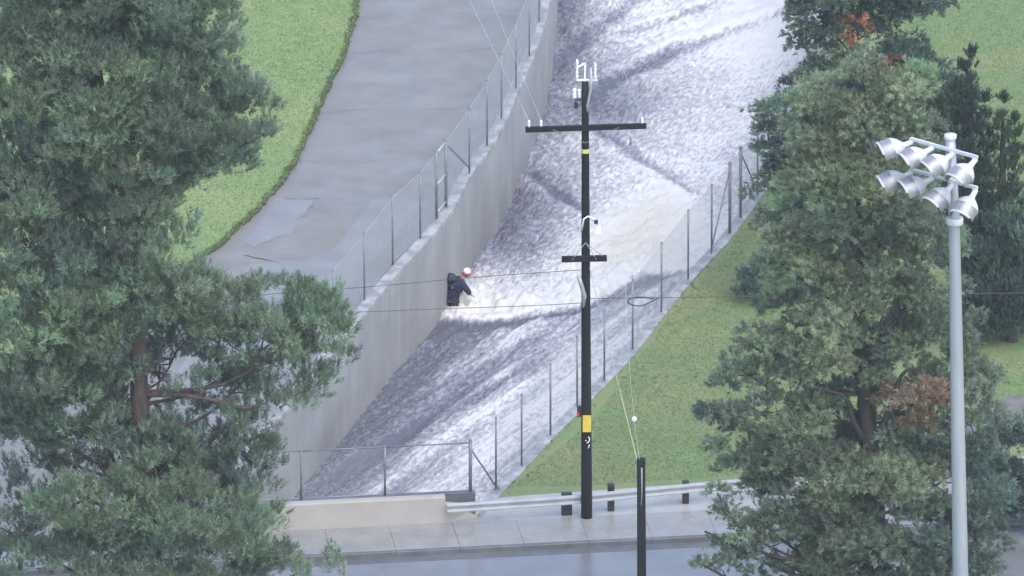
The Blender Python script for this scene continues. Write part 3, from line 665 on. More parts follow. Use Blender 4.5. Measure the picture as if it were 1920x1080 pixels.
# ------------------------------------------------------------------ stub pole with guys
sbase = P(1204, 1262, ZR - 0.02)
stt = PY(1202, 860, sbase.y)
st_ = empty('stub_pole', sbase, 'short black wooden stub pole in front of the guard rail', 'pole')
mb = MB(); mb.tube([sbase - Vector((0, 0, 0.1)), sbase.lerp(stt, 0.5), stt], [0.155, 0.14, 0.13], 12); mb.build('pole', MAT['wood'], st_)
mb = MB(); mb.tube([stt + Vector((0.02, -0.15, -0.25)), stt + Vector((0.03, -0.16, -1.0)), stt + Vector((0.01, -0.16, -1.5))], 0.02, 6); mb.build('ground_wire', MAT['greymetal'], st_)
mb = MB(); mb.lathe([(-0.03, 0.145), (0.02, 0.145)], stt + Vector((0, 0, -0.15)), (0, 0, 1), 12); mb.build('guy_collar', MAT['blackpost'], st_)
def cable(name, pts, r, mat, label, cat='cable', group=None):
    mb = MB(); mb.tube(pts, r, 6); o = mb.build(name, MAT[mat], None, pts[0]); tag(o, label, cat, group); return o
g0 = stt + Vector((-0.12, 0, -0.05))
ga = uz(500); pp, rr = pole_at(ga.z); ga = pp + Vector((rr * 0.8, -rr * 0.6, 0))
cable('guy_wire', [g0, ga], 0.009, 'alu', 'straight guy wire from stub pole up to the lower crossarm of the utility pole', 'guy wire')
gw = empty('guy_guard', g0, 'long pale yellow guard sleeve on the lower end of the slanted guy wire', 'guy guard'); mb = MB(); mb.tube([g0.lerp(ga, 0.01), g0.lerp(ga, 0.46)], 0.014, 8); mb.build('sleeve', MAT['guyguard'], gw)
g1 = stt + Vector((-0.05, -0.05, 0.0))
def sag(a, b, s, n=24): return [a.lerp(b, i / n) - Vector((0, 0, s * 4 * (i / n) * (1 - i / n))) for i in range(n + 1)]
wpts = [g1.lerp(hang, i / 24) + Vector((-0.28 * 4 * (i / 24) * (1 - i / 24), 0, 0)) for i in range(25)]
cable('slack_wire', wpts, 0.006, 'alu', 'thin slack wire with a pale ball hanging from the upper crossarm to stub pole', 'wire')
bq = min(wpts, key=lambda w_: abs((540 - FPX * ((w_ - CAM).dot(UP)) / ((w_ - CAM).dot(FWD))) - 775))
mb = MB(); mb.lathe([(-0.09, 0.005), (-0.07, 0.06), (0, 0.09), (0.07, 0.06), (0.09, 0.005)], bq, (0, 0, 1), 12); tag(mb.build('marker_ball', MAT['whitebag'], None, bq), 'small white ball on the slack wire above the grass', 'ball')

# ------------------------------------------------------------------ cables along the street and power lines going away
def stringpx(pts, y0, slope):                       # follow traced pixels on the upright plane along the street
    out = []
    for x, y in pts: out.append(PY(x, y, y0 + slope * (x - 1097) / 56))
    return out
sp = e.y / e.x
c = [Vector(p) for p in catmull([(1092, 506, 0), (1060, 508, 0), (890, 520, 0), (700, 537, 0), (540, 549, 0), (200, 572, 0), (-300, 590, 0)], 6)]
cable('overhead_cable', stringpx([(q.x, q.y) for q in c], ub.y - 0.15, sp), 0.010, 'wire', 'upper thin black cable running left from the utility pole past the cart', 'cable')
c = [Vector(p) for p in catmull([(1092, 568, 0), (1000, 573, 0), (800, 580, 0), (640, 586, 0), (300, 594, 0), (-300, 604, 0)], 6)]
cable('overhead_cable', stringpx([(q.x, q.y) for q in c], ub.y - 0.15, sp), 0.010, 'wire', 'lower thin black cable running left from the utility pole across the wall', 'cable')
c = [Vector(p) for p in catmull([(1098, 560, 0), (1250, 558, 0), (1400, 556, 0), (1700, 552, 0), (2300, 545, 0)], 6)]
cable('overhead_cable', stringpx([(q.x, q.y) for q in c], ub.y - 0.15, sp), 0.011, 'wire', 'thin black cable running right from the utility pole to the pines', 'cable')
lp_ = [(1226, 560), (1200, 557), (1182, 560), (1177, 566), (1186, 572), (1203, 573), (1216, 568), (1234, 559)]
c = [Vector(p) for p in catmull([(a, b, 0) for a, b in lp_], 5)]
cable('cable_loop', stringpx([(q.x, q.y) for q in c], ub.y - 0.19, sp), 0.022, 'wire', 'flat loop of spare black cable hanging right of the utility pole', 'cable loop')
for k, (src, tx, sd_) in enumerate(((ins[0], 886, 'left'), (ins[1], 926, 'middle'), (ins[2], 1120, 'right'))):
    far_ = PY(tx, 0, ub.y + 11.5); d = (far_ - src); d.z *= 0.3; end = src + d * 5
    cable('power_line', sag(src, end, 0.5), 0.0055, 'alu', f'{sd_} of three pale power lines leading away from the upper crossarm', 'power line')

# ------------------------------------------------------------------ floodlight mast
fbase = P(1811, 1452, ZR - 0.02)
fm = empty('floodlight_mast', fbase, 'tall pale grey floodlight pole with eight white lamps in two rows', 'floodlight')
fy = fbase.y
def fp(px, py, dy=0.0): return PY(px, py, fy + dy)
tp = fp(1782, 262); mid = fp(1789, 405)
mb = MB(); mb.tube([fbase - Vector((0, 0, 0.2)), fp(1801, 1080), fp(1795, 740), mid, tp], [0.27, 0.24, 0.205, 0.17, 0.145], 18); mb.build('pole', MAT['lightpole'], fm)
mb = MB(); mb.lathe([(0, 0.15), (0.05, 0.19), (0.17, 0.19), (0.19, 0.001)], tp, (0, 0, 1), 16); mb.build('pole_cap', MAT['lampwhite'], fm)
mb = MB(); mb.lathe([(-0.12, 0.26), (0.05, 0.26), (0.07, 0.18)], fp(1790, 412), (0, 0, 1), 16); mb.build('collar', MAT['lampwhite'], fm)
bar_dir = Vector((1.9, -1.55, 0)).normalized()
rows = []
for (x0, y0, x1, y1) in ((1714, 258, 1828, 296), (1714, 318, 1828, 352)):
    tpole = (1784 - x0) / (x1 - x0); yc = y0 + (y1 - y0) * tpole
    c0 = fp(1784, yc, -0.24); L = (x1 - x0) / 58.0 / bar_dir.x
    a = c0 - bar_dir * L * tpole; b = c0 + bar_dir * L * (1 - tpole); rows.append((a, b))
    mb = MB(); mb.bar(a, b, 0.10, 0.09); mb.build('cross_arm', MAT['lampwhite'], fm)
    mb = MB(); mb.bar(c0 + Vector((0, 0.05, 0)), c0 + Vector((0, 0.30, 0)), 0.16, 0.14); mb.build('arm_clamp', MAT['lampwhite'], fm)
def lamp(p, aim):
    aim = Vector(aim).normalized()
    neck = p + Vector((0, 0, -0.08)); k = 1.12
    o = neck + aim * 0.26
    mb = MB(); mb.bar(p, neck + aim * 0.08, 0.11, 0.11); mb.lathe([(-0.03, 0.08), (0.20, 0.095), (0.28, 0.115)], neck, aim, 12)
    mb.lathe([(d * k, q * k) for d, q in ((0.0, 0.09), (0.05, 0.15), (0.13, 0.235), (0.22, 0.305), (0.32, 0.345), (0.35, 0.355), (0.35, 0.33))], o, aim, 22)
    h = mb.build('lamp_housing', MAT['lampwhite'], fm)
    mb = MB(); mb.lathe([(d * k, q * k) for d, q in ((0.33, 0.33), (0.34, 0.2), (0.345, 0.001))], o, aim, 22); mb.build('lens', MAT['lens'], h)
    mb = MB(); mb.lathe([(d * k, q * k) for d, q in ((0.34, 0.352), (0.66, 0.35), (0.68, 0.342), (0.34, 0.342))], o, aim, 18, a0=-1.75, a1=1.75); mb.build('visor', MAT['lampgrey'], h)
    mb = MB(); mb.lathe([(d * k, q * k) for d, q in ((0.65, 0.36), (0.71, 0.36), (0.71, 0.336), (0.65, 0.336))], o, aim, 18, a0=-1.2, a1=1.2); mb.build('visor_lip', MAT['lampwhite'], h)
aims = [[(-0.93, -0.30, -0.28), (-0.86, -0.42, -0.38), (-0.80, -0.48, -0.42), (-0.62, -0.62, -0.52)], [(-0.92, -0.28, -0.36), (-0.88, -0.40, -0.30), (-0.66, -0.58, -0.50), (-0.45, -0.66, -0.62)]]
for (a, b), am in zip(rows, aims):
    for k, ai in enumerate(am): lamp(a.lerp(b, (0.02, 0.33, 0.64, 0.97)[k]) + Vector((0, -0.02, -0.02)), ai)

# ------------------------------------------------------------------ person hunched in the flow against the wall
MAT['skin'] = mottled('skin', (0.42, 0.24, 0.19), (0.50, 0.30, 0.24), 8, 0.5, 0)
MAT['trousers'] = mottled('dark_trousers', (0.010, 0.011, 0.018), (0.022, 0.024, 0.034), 6, 0.8, 0.4, 12)
MAT['redcloth'] = mottled('red_cloth', (0.42, 0.05, 0.05), (0.52, 0.09, 0.08), 6, 0.7, 0)
pb = P(859, 569, WZ + 0.10)
PR = Matrix.Rotation(math.radians(16), 3, 'Z')
def W(x, y, z): return PR @ Vector((x, y, z))
def skinned(name, joints, edges, root_i, mat, parent, extra=None, sub=2):
    me = bpy.data.meshes.new(name); me.from_pydata([tuple(W(*j[:3])) for j in joints], edges, []); me.update()
    o = bpy.data.objects.new(name, me); col.objects.link(o)
    sk = o.modifiers.new('skin', 'SKIN'); sk.use_smooth_shade = True
    if not me.skin_vertices: me.skin_vertices.new() if hasattr(me.skin_vertices, 'new') else None
    for k, jt in enumerate(joints):
        d = me.skin_vertices[0].data[k]; d.radius = (jt[3], jt[3] if len(jt) < 5 else jt[4]); d.use_root = (k == root_i)
    sb_ = o.modifiers.new('sub', 'SUBSURF'); sb_.levels = sub; sb_.render_levels = sub
    dg = bpy.context.evaluated_depsgraph_get(); ev = bpy.data.meshes.new_from_object(o.evaluated_get(dg))
    mb = MB(); mb.add([v.co for v in ev.vertices], [list(p.vertices) for p in ev.polygons], True)
    bpy.data.objects.remove(o)
    if extra: extra(mb)
    q = bpy.data.meshes.new(name); q.from_pydata(mb.v, [], mb.f); q.polygons.foreach_set('use_smooth', [True] * len(mb.f)); q.materials.append(mat)
    r_ = bpy.data.objects.new(name, q); col.objects.link(r_); r_.parent = parent; return r_
per = empty('person', pb, 'person in navy jacket and white and red cap hunched against the channel wall', 'person')
J = [(-.20, 0, .30, .12), (-.11, 0, .52, .125), (.04, 0, .70, .13), (.15, 0, .80, .06), (.24, 0, .88, .055),
     (.05, .18, .70, .07), (.17, .25, .46, .05), (.31, .18, .29, .036), (.37, .15, .24, .03),
     (.05, -.18, .70, .07), (.20, -.25, .48, .05), (.33, -.18, .31, .036), (.39, -.15, .26, .03),
     (-.20, .10, .27, .09), (.00, .13, -.05, .075), (-.14, .13, -.45, .05), (.06, .14, -.50, .04),
     (-.20, -.10, .27, .09), (-.08, -.14, -.08, .075), (-.26, -.14, -.45, .05), (-.06, -.15, -.50, .04)]
E_ = [(0, 1), (1, 2), (2, 3), (3, 4), (2, 5), (5, 6), (6, 7), (7, 8), (2, 9), (9, 10), (10, 11), (11, 12), (0, 13), (13, 14), (14, 15), (15, 16), (0, 17), (17, 18), (18, 19), (19, 20)]
HC = Vector((.30, 0, .93))                                     # head centre
def head_hands(mb):
    n, m = 16, 12; vs = []; fs = []
    Rt = Matrix.Rotation(0.35, 3, 'Y')
    for a in range(m + 1):
        th = math.pi * a / m
        for b in range(n):
            ph = 2 * math.pi * b / n
            q = Vector((math.sin(th) * math.cos(ph), math.sin(th) * math.sin(ph), math.cos(th)))
            k = Vector((q.x * .110, q.y * .085, q.z * .130))
            if q.z < -0.2: k.x *= 1 - 0.25 * (-q.z) if q.x < 0 else 1; k.y *= 1 - 0.25 * (-q.z)
            if q.x > .9 and abs(q.y) < .3 and -.45 < q.z < .15: k.x += .022                     # nose
            if q.x > .6 and abs(q.z - .12) < .12 and .25 < abs(q.y) < .6: k.x -= .010            # eye sockets
            if abs(q.y) > .9 and abs(q.z) < .3: k.y *= 1.18                                      # ears
            vs.append(W(*(HC + Rt @ k)))
    for a in range(m):
        for b in range(n): b2 = (b + 1) % n; fs.append([a * n + b, (a + 1) * n + b, (a + 1) * n + b2, a * n + b2])
    mb.add(vs, fs, True)
    for (hx, hy, hz_) in ((.38, .15, .23), (.40, -.15, .25)):
        sg = 1 if hy > 0 else -1
        for f_, L in ((-.030, .062), (-.011, .072), (.010, .068), (.029, .052)):
            p0 = Vector((hx + .01, hy + f_, hz_)); mb.tube([W(*p0), W(*(p0 + Vector((L * .55, 0, -.012)))), W(*(p0 + Vector((L * .85, 0, -.045))))], [.010, .009, .007], 6)
        p0 = Vector((hx - .03, hy - sg * .028, hz_)); mb.tube([W(*p0), W(*(p0 + Vector((.03, -sg * .022, -.01)))), W(*(p0 + Vector((.05, -sg * .018, -.03))))], [.012, .010, .008], 6)
body = skinned('body', J, E_, 0, MAT['skin'], per, head_hands)
skinned('jacket', [(-.22, 0, .16, .19, .20), (-.20, 0, .34, .21, .22), (-.11, 0, .53, .22, .23), (.02, 0, .68, .19, .21), (.12, 0, .78, .10), (.06, .20, .68, .12), (.20, .25, .46, .10), (.29, .19, .32, .075), (.06, -.20, .68, .12), (.22, -.25, .48, .10), (.31, -.19, .34, .075)], [(0, 1), (1, 2), (2, 3), (3, 4), (3, 5), (5, 6), (6, 7), (3, 8), (8, 9), (9, 10)], 1, MAT['navy'], per)
skinned('trousers', [(-.21, 0, .24, .17), (-.20, .10, .20, .13), (.00, .13, -.05, .095), (-.14, .13, -.43, .07), (-.20, -.10, .20, .13), (-.08, -.14, -.08, .095), (-.26, -.14, -.43, .07)], [(0, 1), (1, 2), (2, 3), (0, 4), (4, 5), (5, 6)], 0, MAT['trousers'], per)
mb = MB(); mb.lathe([(.015, .105), (.06, .118), (.12, .098), (.155, .055), (.168, .002)], pb + W(.285, 0, .935), W(-.25, 0, 1), 16); cap = mb.build('cap', MAT['whitebag'], per)
mb = MB(); mb.lathe([(.012, .115), (.016, .18), (.006, .18), (.0, .11)], pb + W(.285, 0, .935), W(-.20, 0, 1), 16); mb.build('brim', MAT['redcloth'], cap)
mb = MB(); mb.lathe([(-.08, .07), (-.03, .100), (.03, .106), (.05, .08)], pb + W(.262, 0, .925), W(-.2, 0, 1), 14); mb.build('hair', MAT['black'], per)
for sy in (-1, 1):
    mb = MB(); mb.lathe([(-.008, .001), (-.004, .008), (.004, .008), (.008, .001)], pb + W(.384, sy * .03, .925), (0, 0, 1), 8); mb.build('eye', MAT['black'], per)
mb = MB(); mb.bar(pb + W(.372, -.022, .865), pb + W(.372, .022, .865), .012, .010); mb.build('mouth', MAT['redcloth'], per)
mb = MB()                                                       # pale strip across the back of the jacket
for k in range(9):
    a0 = -1.2 + 2.4 * k / 9; a1_ = -1.2 + 2.4 * (k + 1) / 9
    mb.bar(pb + W(-.315 + .07 * abs(a0), math.sin(a0) * .24, .60), pb + W(-.315 + .07 * abs(a1_), math.sin(a1_) * .24, .60), .03, .045)
mb.build('reflective_strip', MAT['greymetal'], per)
def lump(name, c_, size, mat, label, cat, seed, tilt=0.0, parent=None):
    import bmesh
    bm = bmesh.new(); bmesh.ops.create_icosphere(bm, subdivisions=3, radius=1.0); rr = np.random.default_rng(seed)
    ph = rr.uniform(0, 6, 6); MM = PR @ Matrix.Rotation(tilt, 3, 'Y')
    for v in bm.verts:
        q = v.co.copy(); s_ = 1 + 0.08 * math.sin(4 * q.x + ph[0]) * math.sin(5 * q.y + ph[1]) + 0.06 * math.sin(9 * q.z + ph[2] + 3 * q.x) + 0.05 * math.sin(14 * q.x + ph[3]) * math.sin(12 * q.z + ph[4])
        q = Vector((math.copysign(abs(q.x) ** 0.7, q.x), math.copysign(abs(q.y) ** 0.7, q.y), math.copysign(abs(q.z) ** 0.8, q.z))) * s_
        v.co = MM @ Vector((q.x * size[0], q.y * size[1], q.z * size[2]))
    me = bpy.data.meshes.new(name); bm.to_mesh(me); bm.free(); me.materials.append(mat); me.polygons.foreach_set('use_smooth', [True] * len(me.polygons))
    o = bpy.data.objects.new(name, me); col.objects.link(o); o.location = c_
    return tag(o, label, cat)
per.scale = (1.15, 1.15, 1.15)
lump('backpack', pb + 1.15 * W(-.22, 0, .82), (.19, .19, .165), MAT['black'], 'black pack on the back of the hunched person at the wall', 'backpack', 2, 0.5)

# ------------------------------------------------------------------ trees
def needles(centers, dirs, spread, n, ln, wd, colr, seed, axis=0.0, jit=0.02):
    """n needles round each tuft axis (a bottle brush of length axis)"""
    r = np.random.default_rng(seed)
    c = np.repeat(centers, n, 0); d = np.repeat(dirs, n, 0); cc = np.repeat(colr, n, 0)
    v = r.normal(size=c.shape); v /= np.linalg.norm(v, axis=1)[:, None]
    dd = d + v * spread; dd /= np.linalg.norm(dd, axis=1)[:, None]
    L = ln * r.uniform(0.6, 1.25, (len(c), 1)); base = c + d * axis * r.uniform(0, 1, (len(c), 1)) + r.normal(size=c.shape) * jit
    w = np.cross(dd, r.normal(size=c.shape)); w /= np.linalg.norm(w, axis=1)[:, None] + 1e-9; w = w * wd * r.uniform(0.7, 1.3, (len(c), 1))
    V = np.stack([base - w, base + w, base + dd * L], 1).reshape(-1, 3)
    F = np.arange(len(c) * 3).reshape(-1, 3)
    cc = cc * r.uniform(0.85, 1.15, (len(c), 1)); Cc = np.repeat(cc, 3, 0)
    return V, F, Cc
def tree(name, label, base, lobes, tint, bark_m, trunk, seed, puffs=16, tufts=26, nn=14, ln=0.30, wd=0.022, upb=0.8, spread=0.55, puff_r=0.34, droop=0.0, group=None, limbs=True, squash=0.85, tvar=0.18, shell=(0.55, 1.0), jit=0.02, axis=0.2, out=0.8):
    """lobes: (px, py, depth offset, radius in metres, vertical factor[, tint])"""
    r = np.random.default_rng(seed); root = empty(name, base, label, 'tree', group)
    by = base.y; tp = [PY(x, y, by + dy) for x, y, dy, _ in trunk]
    mb = MB(); pts = [base - Vector((0, 0, 0.3))] + tp; rad = [trunk[0][3] * 1.35] + [t[3] for t in trunk]
    cp = catmull(pts, 5); cr_ = np.interp(np.linspace(0, len(pts) - 1, len(cp)), range(len(pts)), rad); mb.tube(cp, list(cr_), 10); mb.build('trunk', bark_m, root)
    Vs = []; Fs = []; Cs = []; off = 0
    for li, lb in enumerate(lobes):
        px, py, dy, R, vf = lb[:5]; tn = np.array(lb[5] if len(lb) > 5 else tint)
        c = np.array(PY(px, py, by + dy))
        if limbs and li % 3 == 0:
            # limb leaves the trunk below the lobe and curves up into it
            zt = min(max(c[2] - 0.9 * R - 0.25 * math.hypot(c[0] - base.x, c[1] - base.y), base.z + 2.0), cp[-1].z - 0.2)
            t0 = min(cp, key=lambda q: abs(q.z - zt)); cv = Vector(c)
            m1 = t0.lerp(cv, 0.5) + Vector((r.normal() * 0.15, r.normal() * 0.15, -0.12 * (cv - t0).length))
            mb = MB(); r0 = 0.03 + 0.008 * (cv - t0).length; lp2 = catmull([t0, m1, cv, cv + (cv - m1) * 0.12], 4); mb.tube(lp2, list(np.linspace(r0, 0.02, len(lp2))), 6); lm = mb.build('limb', bark_m, root)
            mb = MB()
            for k in range(5):
                dv = Vector(r.normal(size=3)); dv.z = abs(dv.z) * 0.6; dv.normalize(); q = cv.lerp(m1, r.uniform(0, 0.5)); mb.tube([q, q + dv * R * 0.45, q + dv * R * 0.8 + Vector((0, 0, 0.1 * R))], [0.03, 0.02, 0.01], 4)
            mb.build('twigs', bark_m, lm)['kind'] = 'stuff'
        npf = max(5, int(puffs * (R / 1.5) ** 1.6))
        d = r.normal(size=(npf, 3)); d /= np.linalg.norm(d, axis=1)[:, None]
        rad_ = r.uniform(shell[0], shell[1], (npf, 1)); pc = c + d * rad_ * R * np.array([1, 1, vf]); pr = R * puff_r * r.uniform(0.7, 1.3, npf) * (0.75 if R > 1.6 else 1.0)
        pt = tn * (1 + tvar * r.normal(size=(npf, 1))) * (1 + 0.04 * r.normal(size=(npf, 3)))
        ntf = np.maximum(6, (tufts * (pr / 0.5) ** 1.8)).astype(int)
        idx = np.repeat(np.arange(npf), ntf); m = len(idx)
        v = r.normal(size=(m, 3)); v /= np.linalg.norm(v, axis=1)[:, None]; v[:, 2] = np.where(v[:, 2] < -0.25, -v[:, 2] * 0.7, v[:, 2])
        q = pc[idx] + v * (pr[idx][:, None]) * r.uniform(0.55, 1.0, (m, 1)) * np.array([1, 1, squash])
        dirs = v * out + d[idx] * 0.35 + np.array([0, 0, upb - droop]) + 0.25 * r.normal(size=(m, 3)); dirs /= np.linalg.norm(dirs, axis=1)[:, None]
        tc = pt[idx] * (1 + 0.20 * r.normal(size=(m, 1)))
        V, F, Cc = needles(q, dirs, spread, nn, ln, wd, np.clip(tc, 0.004, 0.6), seed * 100 + li, axis, jit)
        Vs.append(V); Fs.append(F + off); Cs.append(Cc); off += len(V)
    V = np.vstack(Vs) - np.array(base)
    o = np_mesh('crown', V, np.vstack(Fs), MAT['leaf'], colors=np.vstack(Cs), parent=root); return root
lt = P(285, 1335, ZR - 0.03)
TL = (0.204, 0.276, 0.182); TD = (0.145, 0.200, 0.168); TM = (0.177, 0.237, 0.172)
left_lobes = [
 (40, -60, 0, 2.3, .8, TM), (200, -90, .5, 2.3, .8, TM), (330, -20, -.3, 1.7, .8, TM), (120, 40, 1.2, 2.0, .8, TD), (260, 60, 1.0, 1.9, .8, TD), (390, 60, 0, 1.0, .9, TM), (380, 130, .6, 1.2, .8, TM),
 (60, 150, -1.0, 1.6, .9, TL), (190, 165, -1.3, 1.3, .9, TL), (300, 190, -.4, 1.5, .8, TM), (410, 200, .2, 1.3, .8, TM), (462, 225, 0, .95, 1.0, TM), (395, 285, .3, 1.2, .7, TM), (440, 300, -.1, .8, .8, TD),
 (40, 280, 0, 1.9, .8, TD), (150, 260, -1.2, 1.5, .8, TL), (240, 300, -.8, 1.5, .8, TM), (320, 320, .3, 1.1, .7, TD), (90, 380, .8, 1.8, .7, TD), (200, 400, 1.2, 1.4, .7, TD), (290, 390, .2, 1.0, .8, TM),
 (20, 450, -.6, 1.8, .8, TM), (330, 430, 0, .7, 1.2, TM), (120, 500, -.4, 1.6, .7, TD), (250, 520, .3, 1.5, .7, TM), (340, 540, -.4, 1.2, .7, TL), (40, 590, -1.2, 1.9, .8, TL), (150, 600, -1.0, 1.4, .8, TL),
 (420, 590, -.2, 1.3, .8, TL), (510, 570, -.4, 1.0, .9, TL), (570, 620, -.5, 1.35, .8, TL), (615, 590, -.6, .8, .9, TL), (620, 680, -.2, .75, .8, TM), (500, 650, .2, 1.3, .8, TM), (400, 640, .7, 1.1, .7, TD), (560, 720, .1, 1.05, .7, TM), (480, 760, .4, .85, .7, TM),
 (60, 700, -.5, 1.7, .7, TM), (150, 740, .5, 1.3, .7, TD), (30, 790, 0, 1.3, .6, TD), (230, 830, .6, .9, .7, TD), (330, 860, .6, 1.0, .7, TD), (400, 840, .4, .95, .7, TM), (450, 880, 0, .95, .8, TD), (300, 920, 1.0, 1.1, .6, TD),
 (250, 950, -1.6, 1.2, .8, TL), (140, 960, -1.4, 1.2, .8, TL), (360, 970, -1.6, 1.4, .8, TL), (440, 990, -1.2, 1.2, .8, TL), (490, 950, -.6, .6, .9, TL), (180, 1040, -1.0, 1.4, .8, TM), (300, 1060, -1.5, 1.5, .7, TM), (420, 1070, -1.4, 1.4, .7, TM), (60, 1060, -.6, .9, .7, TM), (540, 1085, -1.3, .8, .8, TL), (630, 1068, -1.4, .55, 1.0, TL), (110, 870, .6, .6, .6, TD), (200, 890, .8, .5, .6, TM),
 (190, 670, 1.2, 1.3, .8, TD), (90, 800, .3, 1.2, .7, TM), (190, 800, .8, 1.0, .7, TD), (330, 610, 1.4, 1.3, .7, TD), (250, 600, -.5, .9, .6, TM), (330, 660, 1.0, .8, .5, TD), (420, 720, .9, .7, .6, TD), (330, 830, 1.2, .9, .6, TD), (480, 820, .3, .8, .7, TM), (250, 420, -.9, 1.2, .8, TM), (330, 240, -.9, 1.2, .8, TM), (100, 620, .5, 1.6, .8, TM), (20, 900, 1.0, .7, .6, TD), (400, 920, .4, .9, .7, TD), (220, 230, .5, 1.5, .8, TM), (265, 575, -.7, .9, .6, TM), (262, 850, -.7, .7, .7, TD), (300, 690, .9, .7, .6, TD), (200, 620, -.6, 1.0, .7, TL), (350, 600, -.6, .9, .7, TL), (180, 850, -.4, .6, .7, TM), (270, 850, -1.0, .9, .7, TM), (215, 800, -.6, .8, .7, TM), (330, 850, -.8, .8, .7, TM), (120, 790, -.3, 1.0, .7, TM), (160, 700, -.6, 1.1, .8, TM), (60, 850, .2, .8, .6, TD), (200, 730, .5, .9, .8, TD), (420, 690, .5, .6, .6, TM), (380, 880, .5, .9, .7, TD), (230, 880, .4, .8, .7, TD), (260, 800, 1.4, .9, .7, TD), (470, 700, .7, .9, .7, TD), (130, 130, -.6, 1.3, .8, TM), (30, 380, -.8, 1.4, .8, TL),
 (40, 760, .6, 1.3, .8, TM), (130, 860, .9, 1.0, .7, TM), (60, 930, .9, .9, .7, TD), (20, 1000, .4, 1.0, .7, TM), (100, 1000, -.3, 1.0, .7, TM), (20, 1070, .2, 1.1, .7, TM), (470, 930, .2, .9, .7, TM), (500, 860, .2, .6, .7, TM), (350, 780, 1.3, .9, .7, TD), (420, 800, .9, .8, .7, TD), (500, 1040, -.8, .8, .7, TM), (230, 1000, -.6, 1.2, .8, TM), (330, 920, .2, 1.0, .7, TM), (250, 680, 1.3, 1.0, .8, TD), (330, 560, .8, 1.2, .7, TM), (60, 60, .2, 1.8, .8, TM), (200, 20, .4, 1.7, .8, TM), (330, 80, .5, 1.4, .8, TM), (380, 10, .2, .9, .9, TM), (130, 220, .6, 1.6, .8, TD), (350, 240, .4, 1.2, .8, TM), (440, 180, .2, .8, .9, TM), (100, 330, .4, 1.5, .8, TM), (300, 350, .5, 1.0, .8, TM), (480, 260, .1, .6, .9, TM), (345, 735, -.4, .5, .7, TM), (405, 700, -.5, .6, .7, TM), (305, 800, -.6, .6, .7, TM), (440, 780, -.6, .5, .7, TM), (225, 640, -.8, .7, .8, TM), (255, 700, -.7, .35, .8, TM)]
lf = [(285, 1200, 0, .42), (280, 1050, 0, .38), (272, 900, 0, .33), (262, 760, 0, .28), (258, 640, 0, .25), (235, 500, 0, .24), (220, 350, 0, .19), (190, 180, 0, .14), (170, 0, 0, .09), (160, -120, 0, .04)]
tree('pine_tree', 'large grey green pine with reddish trunk filling the left foreground', lt, left_lobes, TM, MAT['barkred'], lf, 11, puffs=26, tufts=32, nn=22, ln=0.165, wd=0.013, upb=0.9, spread=0.9, axis=0.34, out=0.6)
